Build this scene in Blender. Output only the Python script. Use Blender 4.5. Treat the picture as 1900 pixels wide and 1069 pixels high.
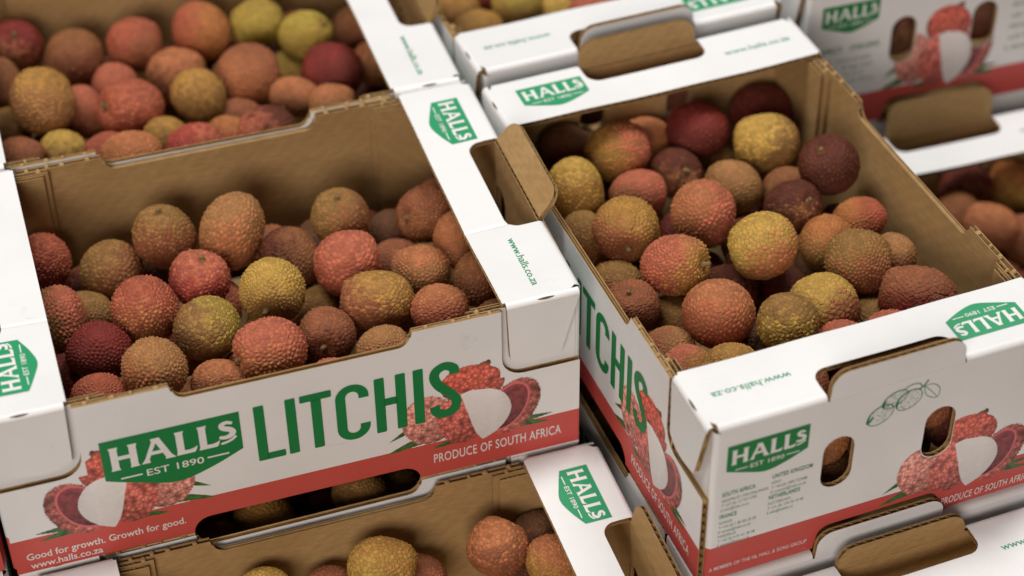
import bpy, bmesh, math, random
import numpy as np
from mathutils import Vector, Matrix, Quaternion
from mathutils.geometry import tessellate_polygon

scene = bpy.context.scene
for o in list(bpy.data.objects):
    bpy.data.objects.remove(o)
C = scene.collection
MM = 0.001
PI = math.pi

# ------------------------------------------------------------------ camera
cam_data = bpy.data.cameras.new('camera')
cam = bpy.data.objects.new('camera', cam_data)
C.objects.link(cam)
cam.location = (0.03450, -0.71281, 0.75579)
cam.rotation_euler = (0.86364, 0.01035, -0.31818)
cam_data.sensor_width = 36.0
cam_data.lens = 70.412
cam_data.clip_start = 0.05
cam_data.clip_end = 50.0
cam_data.dof.use_dof = True
cam_data.dof.focus_distance = 1.02
cam_data.dof.aperture_fstop = 4.3
scene.camera = cam

# ------------------------------------------------------------------ light: a hall lit by diffuse ceiling lamps, with an added front fill
world = bpy.data.worlds.new('World')
scene.world = world
world.use_nodes = True
bg = world.node_tree.nodes['Background']
bg.inputs['Color'].default_value = (1.0, 0.925, 0.85, 1)
bg.inputs['Strength'].default_value = 0.035


def ceiling_lamp(name, loc, target, size, size_y, watts, col):
    d = bpy.data.lights.new(name, 'AREA')
    d.shape = 'RECTANGLE'
    d.size = size
    d.size_y = size_y
    d.energy = watts
    d.color = col
    o = bpy.data.objects.new(name, d)
    C.objects.link(o)
    o.location = loc
    o.rotation_euler = (Vector(target) - Vector(loc)).to_track_quat('-Z', 'Y').to_euler()
    return o


ceiling_lamp('ceiling_lamp', (-0.35, 0.25, 2.0), (0.25, 0.1, 0), 0.42, 1.0, 24.5, (1.0, 0.98, 0.95))
ceiling_lamp('ceiling_lamp', (0.95, 0.50, 2.0), (0.3, 0.1, 0), 0.42, 1.0, 25.5, (1.0, 0.985, 0.965))
ceiling_lamp('front_fill_light', (-1.1, -2.5, 1.3), (0.2, 0.0, 0.05), 1.8, 1.1, 64, (1.0, 0.885, 0.81))  # unseen fill added behind the camera to brighten the front faces
scene.view_settings.view_transform = 'Standard'
scene.view_settings.look = 'None'
scene.view_settings.exposure = 0.0
scene.view_settings.gamma = 1.0
scene.render.engine = 'CYCLES'
scene.cycles.max_bounces = 6
scene.cycles.diffuse_bounces = 3


# ------------------------------------------------------------------ materials
def new_mat(name):
    m = bpy.data.materials.new(name)
    m.use_nodes = True
    nt = m.node_tree
    return m, nt, nt.nodes['Principled BSDF']


class NT:
    """little helper to write node graphs"""

    def __init__(self, nt):
        self.nt = nt

    def n(self, typ, **kw):
        nd = self.nt.nodes.new(typ)
        for k, v in kw.items():
            setattr(nd, k, v)
        return nd

    def link(self, a, b):
        self.nt.links.new(a, b)

    def put(self, sock, v):
        if hasattr(v, 'is_output') or isinstance(v, bpy.types.NodeSocket):
            self.link(v, sock)
        else:
            sock.default_value = v

    def math(self, op, a, b=0.0, clamp=False):
        nd = self.n('ShaderNodeMath', operation=op, use_clamp=clamp)
        self.put(nd.inputs[0], a)
        self.put(nd.inputs[1], b)
        return nd.outputs[0]

    def mix(self, fac, a, b, mode='MIX'):
        nd = self.n('ShaderNodeMix', data_type='RGBA', blend_type=mode)
        self.put(nd.inputs[0], fac)
        self.put(nd.inputs[6], a)
        self.put(nd.inputs[7], b)
        return nd.outputs[2]

    def noise(self, vec, scale, detail=3.0, rough=0.55, dist=0.0):
        nd = self.n('ShaderNodeTexNoise')
        self.link(vec, nd.inputs['Vector'])
        nd.inputs['Scale'].default_value = scale
        nd.inputs['Detail'].default_value = detail
        nd.inputs['Roughness'].default_value = rough
        nd.inputs['Distortion'].default_value = dist
        return nd.outputs[0]

    def ramp(self, fac, stops):
        nd = self.n('ShaderNodeValToRGB')
        self.put(nd.inputs[0], fac)
        cr = nd.color_ramp
        while len(cr.elements) < len(stops):
            cr.elements.new(0.5)
        for e, (p, c) in zip(cr.elements, stops):
            e.position = p
            e.color = c if len(c) == 4 else (*c, 1)
        return nd.outputs[0]

    def smooth(self, v, lo, hi):
        nd = self.n('ShaderNodeMapRange', interpolation_type='SMOOTHSTEP')
        self.put(nd.inputs[0], v)
        nd.inputs[1].default_value = lo
        nd.inputs[2].default_value = hi
        return nd.outputs[0]

    def bump(self, h, strength, dist, normal=None):
        nd = self.n('ShaderNodeBump')
        nd.inputs['Strength'].default_value = strength
        nd.inputs['Distance'].default_value = dist
        self.put(nd.inputs['Height'], h)
        if normal is not None:
            self.link(normal, nd.inputs['Normal'])
        return nd.outputs[0]


WHITE = (0.75, 0.75, 0.748, 1)
RED = (0.53, 0.080, 0.066, 1)
GREEN = (0.002, 0.200, 0.052, 1)


def coords(g):
    """object coordinates shifted per object, so copies do not repeat"""
    tc = g.n('ShaderNodeTexCoord')
    oi = g.n('ShaderNodeObjectInfo')
    add = g.n('ShaderNodeVectorMath', operation='MULTIPLY_ADD')
    add.inputs[1].default_value = (1, 1, 1)
    g.link(tc.outputs['Object'], add.inputs[0])
    comb = g.n('ShaderNodeCombineXYZ')
    r = g.math('MULTIPLY', oi.outputs['Random'], 7.3)
    g.link(r, comb.inputs[0])
    g.link(g.math('MULTIPLY', oi.outputs['Random'], 3.1), comb.inputs[1])
    g.link(comb.outputs[0], add.inputs[2])
    return tc.outputs['Object'], add.outputs[0]


def mat_coat(name, band):
    m, nt, bs = new_mat(name)
    g = NT(nt)
    obj, vec = coords(g)
    big = g.noise(vec, 14, 3)
    fine = g.noise(vec, 900, 2)
    col = g.mix(g.smooth(big, 0.35, 0.7), WHITE, (0.71, 0.709, 0.706, 1))
    # grey smudges and rubbed specks
    sm = g.noise(vec, 55, 5, 0.7, 0.6)
    smf = g.math('MULTIPLY', g.smooth(sm, 0.63, 0.78), 0.34)
    col = g.mix(smf, col, (0.36, 0.35, 0.33, 1))
    sp = g.noise(vec, 420, 2, 0.6)
    spf = g.math('MULTIPLY', g.smooth(sp, 0.76, 0.80), 0.22)
    col = g.mix(spf, col, (0.30, 0.28, 0.25, 1))
    mp = g.n('ShaderNodeMapping')
    mp.inputs['Rotation'].default_value = (0.3, 0.5, 0.9)
    mp.inputs['Scale'].default_value = (1.0, 14.0, 14.0)
    g.link(vec, mp.inputs[0])
    scr = g.math('MULTIPLY', g.smooth(g.noise(mp.outputs[0], 26, 3, 0.6), 0.715, 0.75), 0.30)
    col = g.mix(scr, col, (0.42, 0.40, 0.37, 1))
    if band:
        sx = g.n('ShaderNodeSeparateXYZ')
        g.link(obj, sx.inputs[0])
        below = g.math('LESS_THAN', sx.outputs['Z'], 0.0232)
        wear = g.noise(vec, 240, 4, 0.75, 0.8)
        area = g.noise(vec, 17, 2)
        keep = g.math('ADD', g.smooth(wear, 0.74, 0.70), g.smooth(area, 0.60, 0.55), clamp=True)
        redv = g.mix(g.noise(vec, 60, 3), RED, (0.49, 0.070, 0.058, 1))
        redw = g.mix(keep, (0.66, 0.36, 0.32, 1), redv)
        col = g.mix(below, col, redw)
    g.link(col, bs.inputs['Base Color'])
    bs.inputs['Roughness'].default_value = 0.42
    bs.inputs['Specular IOR Level'].default_value = 0.45
    # faint washboard of the flutes under the coating
    h = g.math('ADD', g.math('MULTIPLY', fine, 0.12), g.math('MULTIPLY', g.noise(vec, 130, 3), 0.6))
    h = g.math('ADD', h, g.math('MULTIPLY', g.noise(vec, 30, 2), 1.4))
    g.link(g.bump(h, 0.35, 0.0006), bs.inputs['Normal'])
    return m


def mat_kraft(name, light=1.0):
    m, nt, bs = new_mat(name)
    g = NT(nt)
    obj, vec = coords(g)
    mp = g.n('ShaderNodeMapping')
    mp.inputs['Scale'].default_value = (1.0, 1.0, 6.0)
    g.link(vec, mp.inputs[0])
    fib = g.noise(mp.outputs[0], 160, 5, 0.7)
    big = g.noise(vec, 22, 3)
    a = (0.425 * light, 0.270 * light, 0.115 * light, 1)
    b = (0.345 * light, 0.212 * light, 0.086 * light, 1)
    col = g.mix(g.smooth(fib, 0.35, 0.65), b, a)
    col = g.mix(g.math('MULTIPLY', g.smooth(big, 0.4, 0.7), 0.35), col, (0.265 * light, 0.152 * light, 0.055 * light, 1))
    wv = g.n('ShaderNodeTexWave', wave_type='BANDS', bands_direction='DIAGONAL')
    g.link(obj, wv.inputs['Vector'])
    wv.inputs['Scale'].default_value = 62.0
    wv.inputs['Distortion'].default_value = 1.2
    wv.inputs['Detail'].default_value = 1.0
    col = g.mix(g.math('MULTIPLY', wv.outputs['Fac'], 0.12), col, (0.20 * light, 0.115 * light, 0.042 * light, 1))
    rub = g.math('MULTIPLY', g.smooth(g.noise(vec, 75, 6, 0.78, 1.2), 0.60, 0.74), 0.40)
    col = g.mix(rub, col, (0.42 * light, 0.29 * light, 0.14 * light, 1))
    scuff = g.math('MULTIPLY', g.smooth(g.noise(mp.outputs[0], 48, 5, 0.75, 0.8), 0.66, 0.78), 0.45)
    col = g.mix(scuff, col, (0.12, 0.072, 0.032, 1))
    sp = g.noise(vec, 700, 2)
    col = g.mix(g.math('MULTIPLY', g.smooth(sp, 0.70, 0.74), 0.5), col, (0.13, 0.08, 0.04, 1))
    g.link(col, bs.inputs['Base Color'])
    bs.inputs['Roughness'].default_value = 0.72
    bs.inputs['Specular IOR Level'].default_value = 0.3
    h = g.math('ADD', g.math('MULTIPLY', fib, 0.5), g.math('MULTIPLY', g.noise(vec, 70, 3), 1.2))
    g.link(g.bump(h, 0.4, 0.0007), bs.inputs['Normal'])
    return m


def mat_ink(name, colour, rough=0.42, wear=0.0):
    m, nt, bs = new_mat(name)
    g = NT(nt)
    obj, vec = coords(g)
    v = g.noise(vec, 120, 4)
    c2 = tuple(c * 0.86 for c in colour[:3]) + (1,)
    col = g.mix(v, colour, c2)
    if wear:
        w = g.noise(vec, 300, 4, 0.75, 0.7)
        col = g.mix(g.math('MULTIPLY', g.smooth(w, 0.68, 0.74), wear), col, (0.6, 0.55, 0.5, 1))
    g.link(col, bs.inputs['Base Color'])
    bs.inputs['Roughness'].default_value = rough
    bs.inputs['Specular IOR Level'].default_value = 0.45
    return m


def mat_picture():
    m, nt, bs = new_mat('printed_picture')
    g = NT(nt)
    at = g.n('ShaderNodeAttribute', attribute_name='print_colour')
    g.link(at.outputs['Color'], bs.inputs['Base Color'])
    bs.inputs['Roughness'].default_value = 0.42
    return m


def mat_litchi():
    m, nt, bs = new_mat('litchi_skin')
    g = NT(nt)
    obj, vec = coords(g)
    c1 = g.n('ShaderNodeAttribute', attribute_type='OBJECT', attribute_name='skin_a').outputs['Color']
    c2 = g.n('ShaderNodeAttribute', attribute_type='OBJECT', attribute_name='skin_b').outputs['Color']
    gd = g.n('ShaderNodeAttribute', attribute_type='OBJECT', attribute_name='blush_dir').outputs['Vector']
    rel = g.n('ShaderNodeAttribute', attribute_name='relief').outputs['Fac']
    tip = g.n('ShaderNodeAttribute', attribute_name='tip').outputs['Fac']
    cell = g.n('ShaderNodeAttribute', attribute_name='cell').outputs['Fac']
    dot = g.n('ShaderNodeVectorMath', operation='DOT_PRODUCT')
    g.link(obj, dot.inputs[0])
    g.link(gd, dot.inputs[1])
    n1 = g.noise(vec, 1.7, 3)
    n2 = g.noise(vec, 5.0, 4, 0.65)
    t = g.math('ADD', g.math('MULTIPLY', dot.outputs['Value'], 1.25), g.math('MULTIPLY', g.math('SUBTRACT', n1, 0.5), 1.6))
    t = g.math('ADD', t, g.math('MULTIPLY', g.math('SUBTRACT', n2, 0.5), 1.2))
    t = g.math('ADD', t, g.math('MULTIPLY', g.math('SUBTRACT', cell, 0.5), 0.75))
    col = g.mix(g.smooth(t, -0.35, 0.95), c1, c2)
    # patchy brightness, cell by cell and larger dusty blotches
    val = g.math('ADD', 0.80, g.math('MULTIPLY', cell, 0.34))
    val = g.math('MULTIPLY', val, g.math('ADD', 0.62, g.math('MULTIPLY', g.noise(vec, 3.2, 4, 0.7), 0.76)))
    vm = g.n('ShaderNodeVectorMath', operation='SCALE')
    g.link(col, vm.inputs[0])
    g.link(val, vm.inputs['Scale'])
    col = vm.outputs[0]
    # the seams between the scales are a darker reddish brown, the points pale and corky
    seam = g.math('MULTIPLY', g.smooth(rel, 0.17, 0.02), 0.60)
    dark = g.n('ShaderNodeVectorMath', operation='MULTIPLY')
    g.link(col, dark.inputs[0])
    dark.inputs[1].default_value = (0.50, 0.36, 0.34)
    col = g.mix(seam, col, dark.outputs[0])
    tipf = g.math('MULTIPLY', g.smooth(tip, 0.30, 0.95), 0.42)
    tipc = g.mix(g.smooth(cell, 0.35, 0.6), g.mix(0.55, col, (0.10, 0.05, 0.025, 1)), g.mix(0.5, col, (0.52, 0.33, 0.16, 1)))
    col = g.mix(tipf, col, tipc)
    dust = g.math('MULTIPLY', g.smooth(g.noise(vec, 38, 4, 0.7), 0.56, 0.72), 0.22)
    col = g.mix(dust, col, (0.33, 0.20, 0.095, 1))
    spot = g.math('MULTIPLY', g.smooth(g.noise(vec, 9, 3, 0.6), 0.66, 0.74), 0.45)
    col = g.mix(spot, col, (0.105, 0.045, 0.022, 1))
    g.link(col, bs.inputs['Base Color'])
    bs.inputs['Roughness'].default_value = 0.52
    bs.inputs['Specular IOR Level'].default_value = 0.30
    h = g.math('ADD', g.noise(vec, 34, 4, 0.7), g.math('MULTIPLY', g.noise(vec, 95, 2), 0.35))
    g.link(g.bump(h, 0.35, 0.03), bs.inputs['Normal'])
    return m


COAT = mat_coat('coated_white_board', False)
BAND = mat_coat('coated_board_with_red_band', True)
KRAFT = mat_kraft('kraft_liner')
FLUTE = mat_kraft('kraft_flute', 0.92)
INK_G = mat_ink('green_ink', GREEN)
INK_FL = mat_ink('green_ink_glare', (0.022, 0.300, 0.125, 1))  # same green ink, with the glare on the flange tops painted in
INK_W = mat_ink('unprinted_white', (0.78, 0.775, 0.76, 1))
INK_WW = mat_ink('worn_white', (0.74, 0.70, 0.67, 1), 0.45, 0.0)
INK_GREY = mat_ink('grey_green_ink', (0.05, 0.17, 0.085, 1))
INK_Y = mat_ink('yellow_ink', (0.62, 0.50, 0.06, 1))
PICT = mat_picture()
SKIN = mat_litchi()
SLIT = mat_ink('slit_in_board', (0.085, 0.055, 0.03, 1), 0.8)
STEM = mat_ink('dry_stem', (0.185, 0.108, 0.036, 1), 0.8)

# ------------------------------------------------------------------ corrugated board builder (all in mm, carton frame)
L, W, H, FW = 300.0, 195.58, 105.25, 42.0
CEN = 99.3      # middle of the end panel features


class Acc:
    def __init__(self):
        self.v, self.f, self.m = [], [], []

    def add(self, vs, fs, mi):
        o = len(self.v)
        self.v += vs
        self.f += [tuple(i + o for i in q) for q in fs]
        self.m += [mi] * len(fs) if isinstance(mi, int) else mi

    def mesh(self, name, mats, smooth=False):
        me = bpy.data.meshes.new(name)
        me.from_pydata([(x * MM, y * MM, z * MM) for x, y, z in self.v], [], self.f)
        for m in mats:
            me.materials.append(m)
        me.polygons.foreach_set('material_index', self.m)
        if smooth:
            me.polygons.foreach_set('use_smooth', [True] * len(self.f))
        me.update()
        return me


def area2(lp):
    return sum(lp[i][0] * lp[(i + 1) % len(lp)][1] - lp[(i + 1) % len(lp)][0] * lp[i][1] for i in range(len(lp)))


def arc(cx, cy, r, a0, a1, n=6):
    return [(cx + r * math.cos(math.radians(a0 + (a1 - a0) * i / n)), cy + r * math.sin(math.radians(a0 + (a1 - a0) * i / n))) for i in range(n + 1)]


def slab(loops, n0, n1, mi_top, mi_bot, mi_rim, cuts=()):
    """thin sheet with holes between heights n0 > n1; returns verts (a,b,n), faces, mats"""
    loops = [lp if (area2(lp) > 0) == (i == 0) else lp[::-1] for i, lp in enumerate(loops)]
    flat = [p for lp in loops for p in lp]
    tris = tessellate_polygon([[Vector((p[0], p[1], 0)) for p in lp] for lp in loops])
    n = len(flat)
    vs = [(p[0], p[1], n0) for p in flat] + [(p[0], p[1], n1) for p in flat]
    fs, ms = [], []
    for t in tris:
        a, b, c = (flat[i] for i in t)
        s = (b[0] - a[0]) * (c[1] - a[1]) - (b[1] - a[1]) * (c[0] - a[0])
        if abs(s) < 1e-9:
            continue
        t = t if s > 0 else t[::-1]
        fs.append(tuple(t))
        ms.append(mi_top)
        fs.append(tuple(i + n for i in t[::-1]))
        ms.append(mi_bot)
    o = 0
    for lp in loops:
        k = len(lp)
        for i in range(k):
            j = (i + 1) % k
            fs.append((o + i, o + i + n, o + j + n, o + j))
            ms.append(mi_rim)
        o += k
    if cuts:
        bm = bmesh.new()
        bv = [bm.verts.new(v) for v in vs]
        for q, mi in zip(fs, ms):
            try:
                fc = bm.faces.new([bv[i] for i in q])
                fc.material_index = mi
            except ValueError:
                pass
        for ax, val in cuts:
            co = [0, 0, 0]
            no = [0, 0, 0]
            co[ax] = val
            no[ax] = 1
            bmesh.ops.bisect_plane(bm, geom=bm.verts[:] + bm.edges[:] + bm.faces[:], plane_co=co, plane_no=no, dist=1e-4)
        bm.verts.index_update()
        vs = [tuple(v.co) for v in bm.verts]
        fs = [tuple(v.index for v in q.verts) for q in bm.faces]
        ms = [q.material_index for q in bm.faces]
        bm.free()
    return vs, fs, ms


def crossings(loops, axis, val):
    out = []
    for lp in loops:
        k = len(lp)
        for i in range(k):
            p, q = lp[i], lp[(i + 1) % k]
            a, b = p[axis], q[axis]
            if (a <= val) != (b <= val):
                out.append(p[1 - axis] + (val - a) / (b - a) * (q[1 - axis] - p[1 - axis]))
    return sorted(out)


def board(acc, loops, t, frame, wave, mi=(0, 1, 2), cuts=(), deform=None, lam=5.2, lin=0.42):
    """corrugated board: two liners and a fluted sheet between them.
    frame = (origin, ea, eb); outward normal = ea x eb. wave: axis along which the flutes ripple"""
    O, ea, eb = (Vector(x) for x in frame)
    en = ea.cross(eb)

    def put(vs, fs, ms):
        res = []
        for a, b, n in vs:
            if deform:
                n = n + deform(a, b)
            p = O + ea * a + eb * b + en * n
            res.append((p.x, p.y, p.z))
        acc.add(res, fs, ms)

    put(*slab(loops, 0.0, -lin, mi[0], mi[2], mi[1], cuts))
    put(*slab(loops, -(t - lin), -t, mi[2], mi[1], mi[1], cuts))
    lo = min(p[wave] for p in loops[0]) + 0.15
    hi = max(p[wave] for p in loops[0]) - 0.15
    step = lam / 8
    k = int((hi - lo) / step)
    amp = (t - 2 * lin) / 2 - 0.02
    prev = None
    vs, fs = [], []
    for i in range(k + 1):
        s = lo + (hi - lo) * i / k
        cr = crossings(loops, wave, s)
        h = -t / 2 + amp * math.sin(2 * PI * s / lam)
        row = []
        for j in range(0, len(cr) - 1, 2):
            u, v = cr[j] + 0.12, cr[j + 1] - 0.12
            if v <= u:
                continue
            a = len(vs)
            for w in (u, v):
                vs.append((s, w, h) if wave == 0 else (w, s, h))
            row.append((a, a + 1))
        if prev is not None and len(prev) == len(row):
            for (p0, p1), (q0, q1) in zip(prev, row):
                fs.append((p0, p1, q1, q0))
        prev = row
    put(vs, fs, [mi[2]] * len(fs))


def fold_strip(acc, p0, p1, centre_off, nrm, r, mi=0, t=0.5, deform=None, segs=6):
    """quarter round fold: runs from p0 to p1; nrm = (n_start, n_end) unit vectors; centre = p + centre_off"""
    p0, p1, co = Vector(p0), Vector(p1), Vector(centre_off)
    n0, n1 = Vector(nrm[0]), Vector(nrm[1])
    K = 8
    vs, fs = [], []
    for i in range(K + 1):
        base = p0.lerp(p1, i / K) + co
        if deform:
            base = base + Vector((0, 0, deform(base)))
        for rr in (r, r - t):
            for j in range(segs + 1):
                a = PI / 2 * j / segs
                q = base + (n0 * math.cos(a) + n1 * math.sin(a)) * rr
                vs.append((q.x, q.y, q.z))
    st = 2 * (segs + 1)
    for i in range(K):
        for j in range(segs):
            a, b = i * st + j, (i + 1) * st + j
            fs.append((a, a + 1, b + 1, b))
            a2, b2 = a + segs + 1, b + segs + 1
            fs.append((a2, b2, b2 + 1, a2 + 1))
    for i in (0, K):
        for j in range(segs):
            a = i * st + j
            fs.append((a, a + segs + 1, a + segs + 2, a + 1))
    # consistent outward winding is not needed for closed thin strips: both sides are white
    acc.add(vs, fs, mi)


# ---- outlines
def side_loops():
    T = H - 3.2
    lo = [(1.6, 0), (90.5, 0)] + arc(100.5, 0, 9.4, 180, 90) + arc(201.5, 0, 9.4, 90, 0) + [(298.4, 0), (298.4, 58)]
    lo += arc(268.5, 70, 12, 270, 180) + [(256.5, T), (210.5, T)]
    lo += [(209.6, 98.4)] + arc(202.6, 99.6, 6.4, 350, 270, 7) + arc(97.6, 99.6, 6.4, 270, 190, 7) + [(90.6, 98.4), (89.8, T), (43.5, T)]
    lo += arc(31.5, 70, 12, 0, -90) + [(1.6, 58)]
    return [lo]


def pill(cx, cz, w, h, skew=0):
    r = w / 2
    top = arc(cx, cz + h / 2 - r, r, 0, 180, 8)
    bot = arc(cx, cz - h / 2 + r, r, 180, 360, 8)
    return top + bot


TABW = 36.5


def end_loops():
    T = H - 3.0
    lo = [(6.4, 0), (CEN - 36, 0)] + [(CEN - 35.4, 4)] + arc(CEN - 27.5, 7.5, 7.3, 180, 90) + arc(CEN + 27.5, 7.5, 7.3, 90, 0) + [(CEN + 35.4, 4), (CEN + 36, 0), (W - 6.4, 0), (W - 6.4, T)]
    lo += [(6.4, T)]
    return [lo, pill(CEN - 28, 59, 17, 34), pill(CEN + 28, 59, 17, 34)]


def flange_loops():
    return [[(2.9, 6)] + [(5.5, 3)] + [(CEN - 37.5, 3), (CEN - 37.5, 9)] + arc(CEN - 29.5, 11.5, 8, 180, 90)[1:] + arc(CEN + 29.5, 11.5, 8, 90, 0)[:-1] + [(CEN + 37.5, 9), (CEN + 37.5, 3), (W - 5.5, 3), (W - 2.9, 6), (W - 2.9, FW), (2.9, FW)]]


FR_SIDE = ((0, 0, 0), (1, 0, 0), (0, 0, 1))
FR_END = ((L, 0, 0), (0, 1, 0), (0, 0, 1))
FR_FL = ((L, 0, H), (0, 1, 0), (-1, 0, 0))
FR_FAR = ((L, W, 0), (-1, 0, 0), (0, 0, 1))

SLOTS = [COAT, KRAFT, FLUTE, SLIT]
BSLOTS = [BAND, KRAFT, FLUTE]


def nubs(acc, pts, sx, sy, mi=1):
    """torn perforation nicks left on cut edges"""
    rr = random.Random(5)
    for x, y, z in pts:
        a, b, h = sx * rr.uniform(.7, 1.3), sy * rr.uniform(.8, 1.15), rr.uniform(.5, 1.1)
        vs = []
        for k in range(8):
            t = 2 * PI * k / 8
            vs.append((x + a * math.cos(t), y + b * math.sin(t), z))
        for k in range(8):
            t = 2 * PI * k / 8
            vs.append((x + .6 * a * math.cos(t), y + .6 * b * math.sin(t), z + h))
        fs = [(k, (k + 1) % 8, 8 + (k + 1) % 8, 8 + k) for k in range(8)] + [tuple(range(8, 16))]
        acc.add(vs, fs, mi)


def build_meshes():
    M = {}
    a = Acc()
    board(a, side_loops(), 3.2, FR_SIDE, 1, lam=5.8)
    nubs(a, [(x, 1.6, H - 3.3) for x in (50, 63, 72, 84, 218, 232, 240, 251)], 1.5, 1.6)
    M['side'] = a.mesh('side_panel', BSLOTS)
    a = Acc()
    board(a, end_loops(), 3.0, FR_END, 0)
    # rounded vertical corners of the end panel
    for y0, off, nn in ((0.3, 1, (0, -1, 0)), (W - 0.3, -1, (0, 1, 0))):
        fold_strip(a, (L - 3, y0 + off * 6.1, 0.2), (L - 3, y0 + off * 6.1, H - 4), (0, 0, 0), ((1, 0, 0), nn), 3.0)
    M['end'] = a.mesh('end_panel', BSLOTS)
    # handle tab cut from the flange, standing up from the end panel at various leans
    for key, deg in (('v', 0), ('s', 9), ('m', 24), ('w', 40), ('l', 4), ('t', 8)):
        a = Acc()
        t = math.radians(deg)
        hh = {'l': 13.0, 't': 25.0}.get(key, 16.5)
        lp = [(CEN - TABW, 0.05), (CEN + TABW, 0.05), (CEN + TABW - 0.5, 6)] + arc(CEN + TABW - 9.5, hh - 9, 9, 0, 90) + arc(CEN - TABW + 9.5, hh - 9, 9, 90, 180) + [(CEN - TABW + 0.5, 6)]
        board(a, [lp], 3.0, ((L, 0, H - 3), (0, 1, 0), (math.sin(t), 0, math.cos(t))), 0)
        M['rtab_' + key] = a.mesh('raised_tab', SLOTS)
    # corner flaps (outer printed white, inner kraft)
    a = Acc()
    board(a, [[(240, 2), (296.8, 2), (296.8, H - 3.4), (240, H - 3.4)]], 2.7, ((0, 3.3, 0), (1, 0, 0), (0, 0, 1)), 0)
    nubs(a, [(x, 4.2, H - 3.4) for x in (245, 262, 281)], 1.4, 1.9)
    M['flap_near'] = a.mesh('corner_flap', BSLOTS)
    a = Acc()
    board(a, [[(3.2, 2), (60, 2), (60, H - 3.4), (3.2, H - 3.4)]], 2.7, ((L, W - 3.3, 0), (-1, 0, 0), (0, 0, 1)), 0)
    nubs(a, [(L - x, W - 4.2, H - 3.4) for x in (9, 30, 52)], 1.4, 1.9)
    M['flap_far'] = a.mesh('corner_flap', BSLOTS)
    a = Acc()
    board(a, [[(243, 2), (296.4, 2), (296.4, H - 8), (263, H - 8), (260, H - 4.6), (243, H - 4.6)]], 2.6, ((0, 6.2, 0), (1, 0, 0), (0, 0, 1)), 0, mi=(1, 1, 2))
    M['iflap_near'] = a.mesh('inner_corner_flap', BSLOTS)
    a = Acc()
    board(a, [[(3.6, 2), (57, 2), (57, H - 4.6), (40, H - 4.6), (37, H - 8), (3.6, H - 8)]], 2.6, ((L, W - 6.2, 0), (-1, 0, 0), (0, 0, 1)), 0, mi=(1, 1, 2))
    M['iflap_far'] = a.mesh('inner_corner_flap', BSLOTS)
    a = Acc()
    board(a, [[(4, 8.9), (L - 4, 8.9), (L - 4, W - 8.9), (4, W - 8.9)]], 2.9, ((0, 0, 3.2), (1, 0, 0), (0, 1, 0)), 1, mi=(1, 1, 2))
    M['bottom'] = a.mesh('bottom_panel', BSLOTS)
    # flange variants: (sag at the weak line, crease position, inner edge droop)
    for vi, (sag, ca, droop, seed) in enumerate(((0.5, 70, 0.8, 1), (2.6, 66, 1.8, 2), (0.3, 130, 0.3, 3), (1.3, 128, 2.2, 4))):
        rr = random.Random(seed)
        ph = rr.uniform(0, 6)

        def dz(y, b, sag=sag, ca=ca, droop=droop, ph=ph):
            t = y / ca if y < ca else (W - y) / (W - ca)
            t = max(0, min(1, t))
            d = -sag * t ** 1.2 - droop * max(0, (b - 6) / 36) * math.sin(PI * max(0, min(1, y / W))) ** .6
            d += 0.25 * math.sin(y * .09 + ph) * (b / FW)
            if sag > 1 and abs(y - ca) < 1.6:
                d -= 0.45 * (1 - abs(y - ca) / 1.6)
            return d
        a = Acc()
        cuts = [(0, 6 + i * (W - 12) / 13) for i in range(14)] + [(1, 12), (1, 24), (1, 33)]
        if sag > 1:
            cuts += [(0, ca - 1.6), (0, ca), (0, ca + 1.6)]
        board(a, flange_loops(), 2.9, FR_FL, 0, cuts=cuts, deform=dz)
        f3 = lambda p: dz(p.y, L - p.x)
        for y0, y1 in ((5.2, CEN - 37.5), (CEN + 37.5, W - 5.2)):
            fold_strip(a, (L - 3, y0, H - 3), (L - 3, y1, H - 3), (0, 0, 0), ((1, 0, 0), (0, 0, 1)), 3.0, deform=f3)
        M['flange%d' % vi] = a.mesh('flange', SLOTS)
        # fold down tabs at both ends of the flange
        for key, y, s in (('near', 0.0, 1), ('far', W, -1)):
            a = Acc()
            if s > 0:
                fr = ((0, -0.35, 0), (1, 0, 0), (0, 0, 1))
                X = lambda x: x
            else:
                fr = ((L, W + 0.35, 0), (-1, 0, 0), (0, 0, 1))
                X = lambda x: L - x
            lp = [(X(259.5), H - 3), (X(260.6), 74)] + [(X(x), z) for x, z in ((261.0, 69), (264.5, 66.8), (269, 64.6), (276, 64.2), (284, 65.6), (287.6, 66.6), (289, 70), (297.6, H - 3))]
            board(a, [lp], 2.8, fr, 0)
            for x0, x1 in ((259.5, 297.8),):
                fold_strip(a, (x0, y + s * 2.9, H - 3), (x1, y + s * 2.9, H - 3), (0, 0, 0), ((0, -s, 0), (0, 0, 1)), 3.1, deform=f3)
            # narrow lens shaped slit cut in the fold
            c = (Vector((0, 0, H - 3)) + Vector((0, y + s * 2.9, 0)))
            vs, fs = [], []
            for i in range(11):
                t = i / 10
                xx = 275.5 + 9.5 * t
                wd = 0.24 * math.sin(PI * t) ** .8
                for da in (-wd, wd * .6):
                    an = 0.86 + da
                    vs.append((xx, c.y - s * 3.16 * math.cos(an), c.z + 3.16 * math.sin(an) + f3(Vector((xx, c.y, 0)))))
            for i in range(10):
                fs.append((2 * i, 2 * i + 2, 2 * i + 3, 2 * i + 1) if s > 0 else (2 * i, 2 * i + 1, 2 * i + 3, 2 * i + 2))
            a.add(vs, fs, 3)
            M['tab_%s%d' % (key, vi)] = a.mesh('fold_down_tab', SLOTS)
    return M


MESH = build_meshes()


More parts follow.
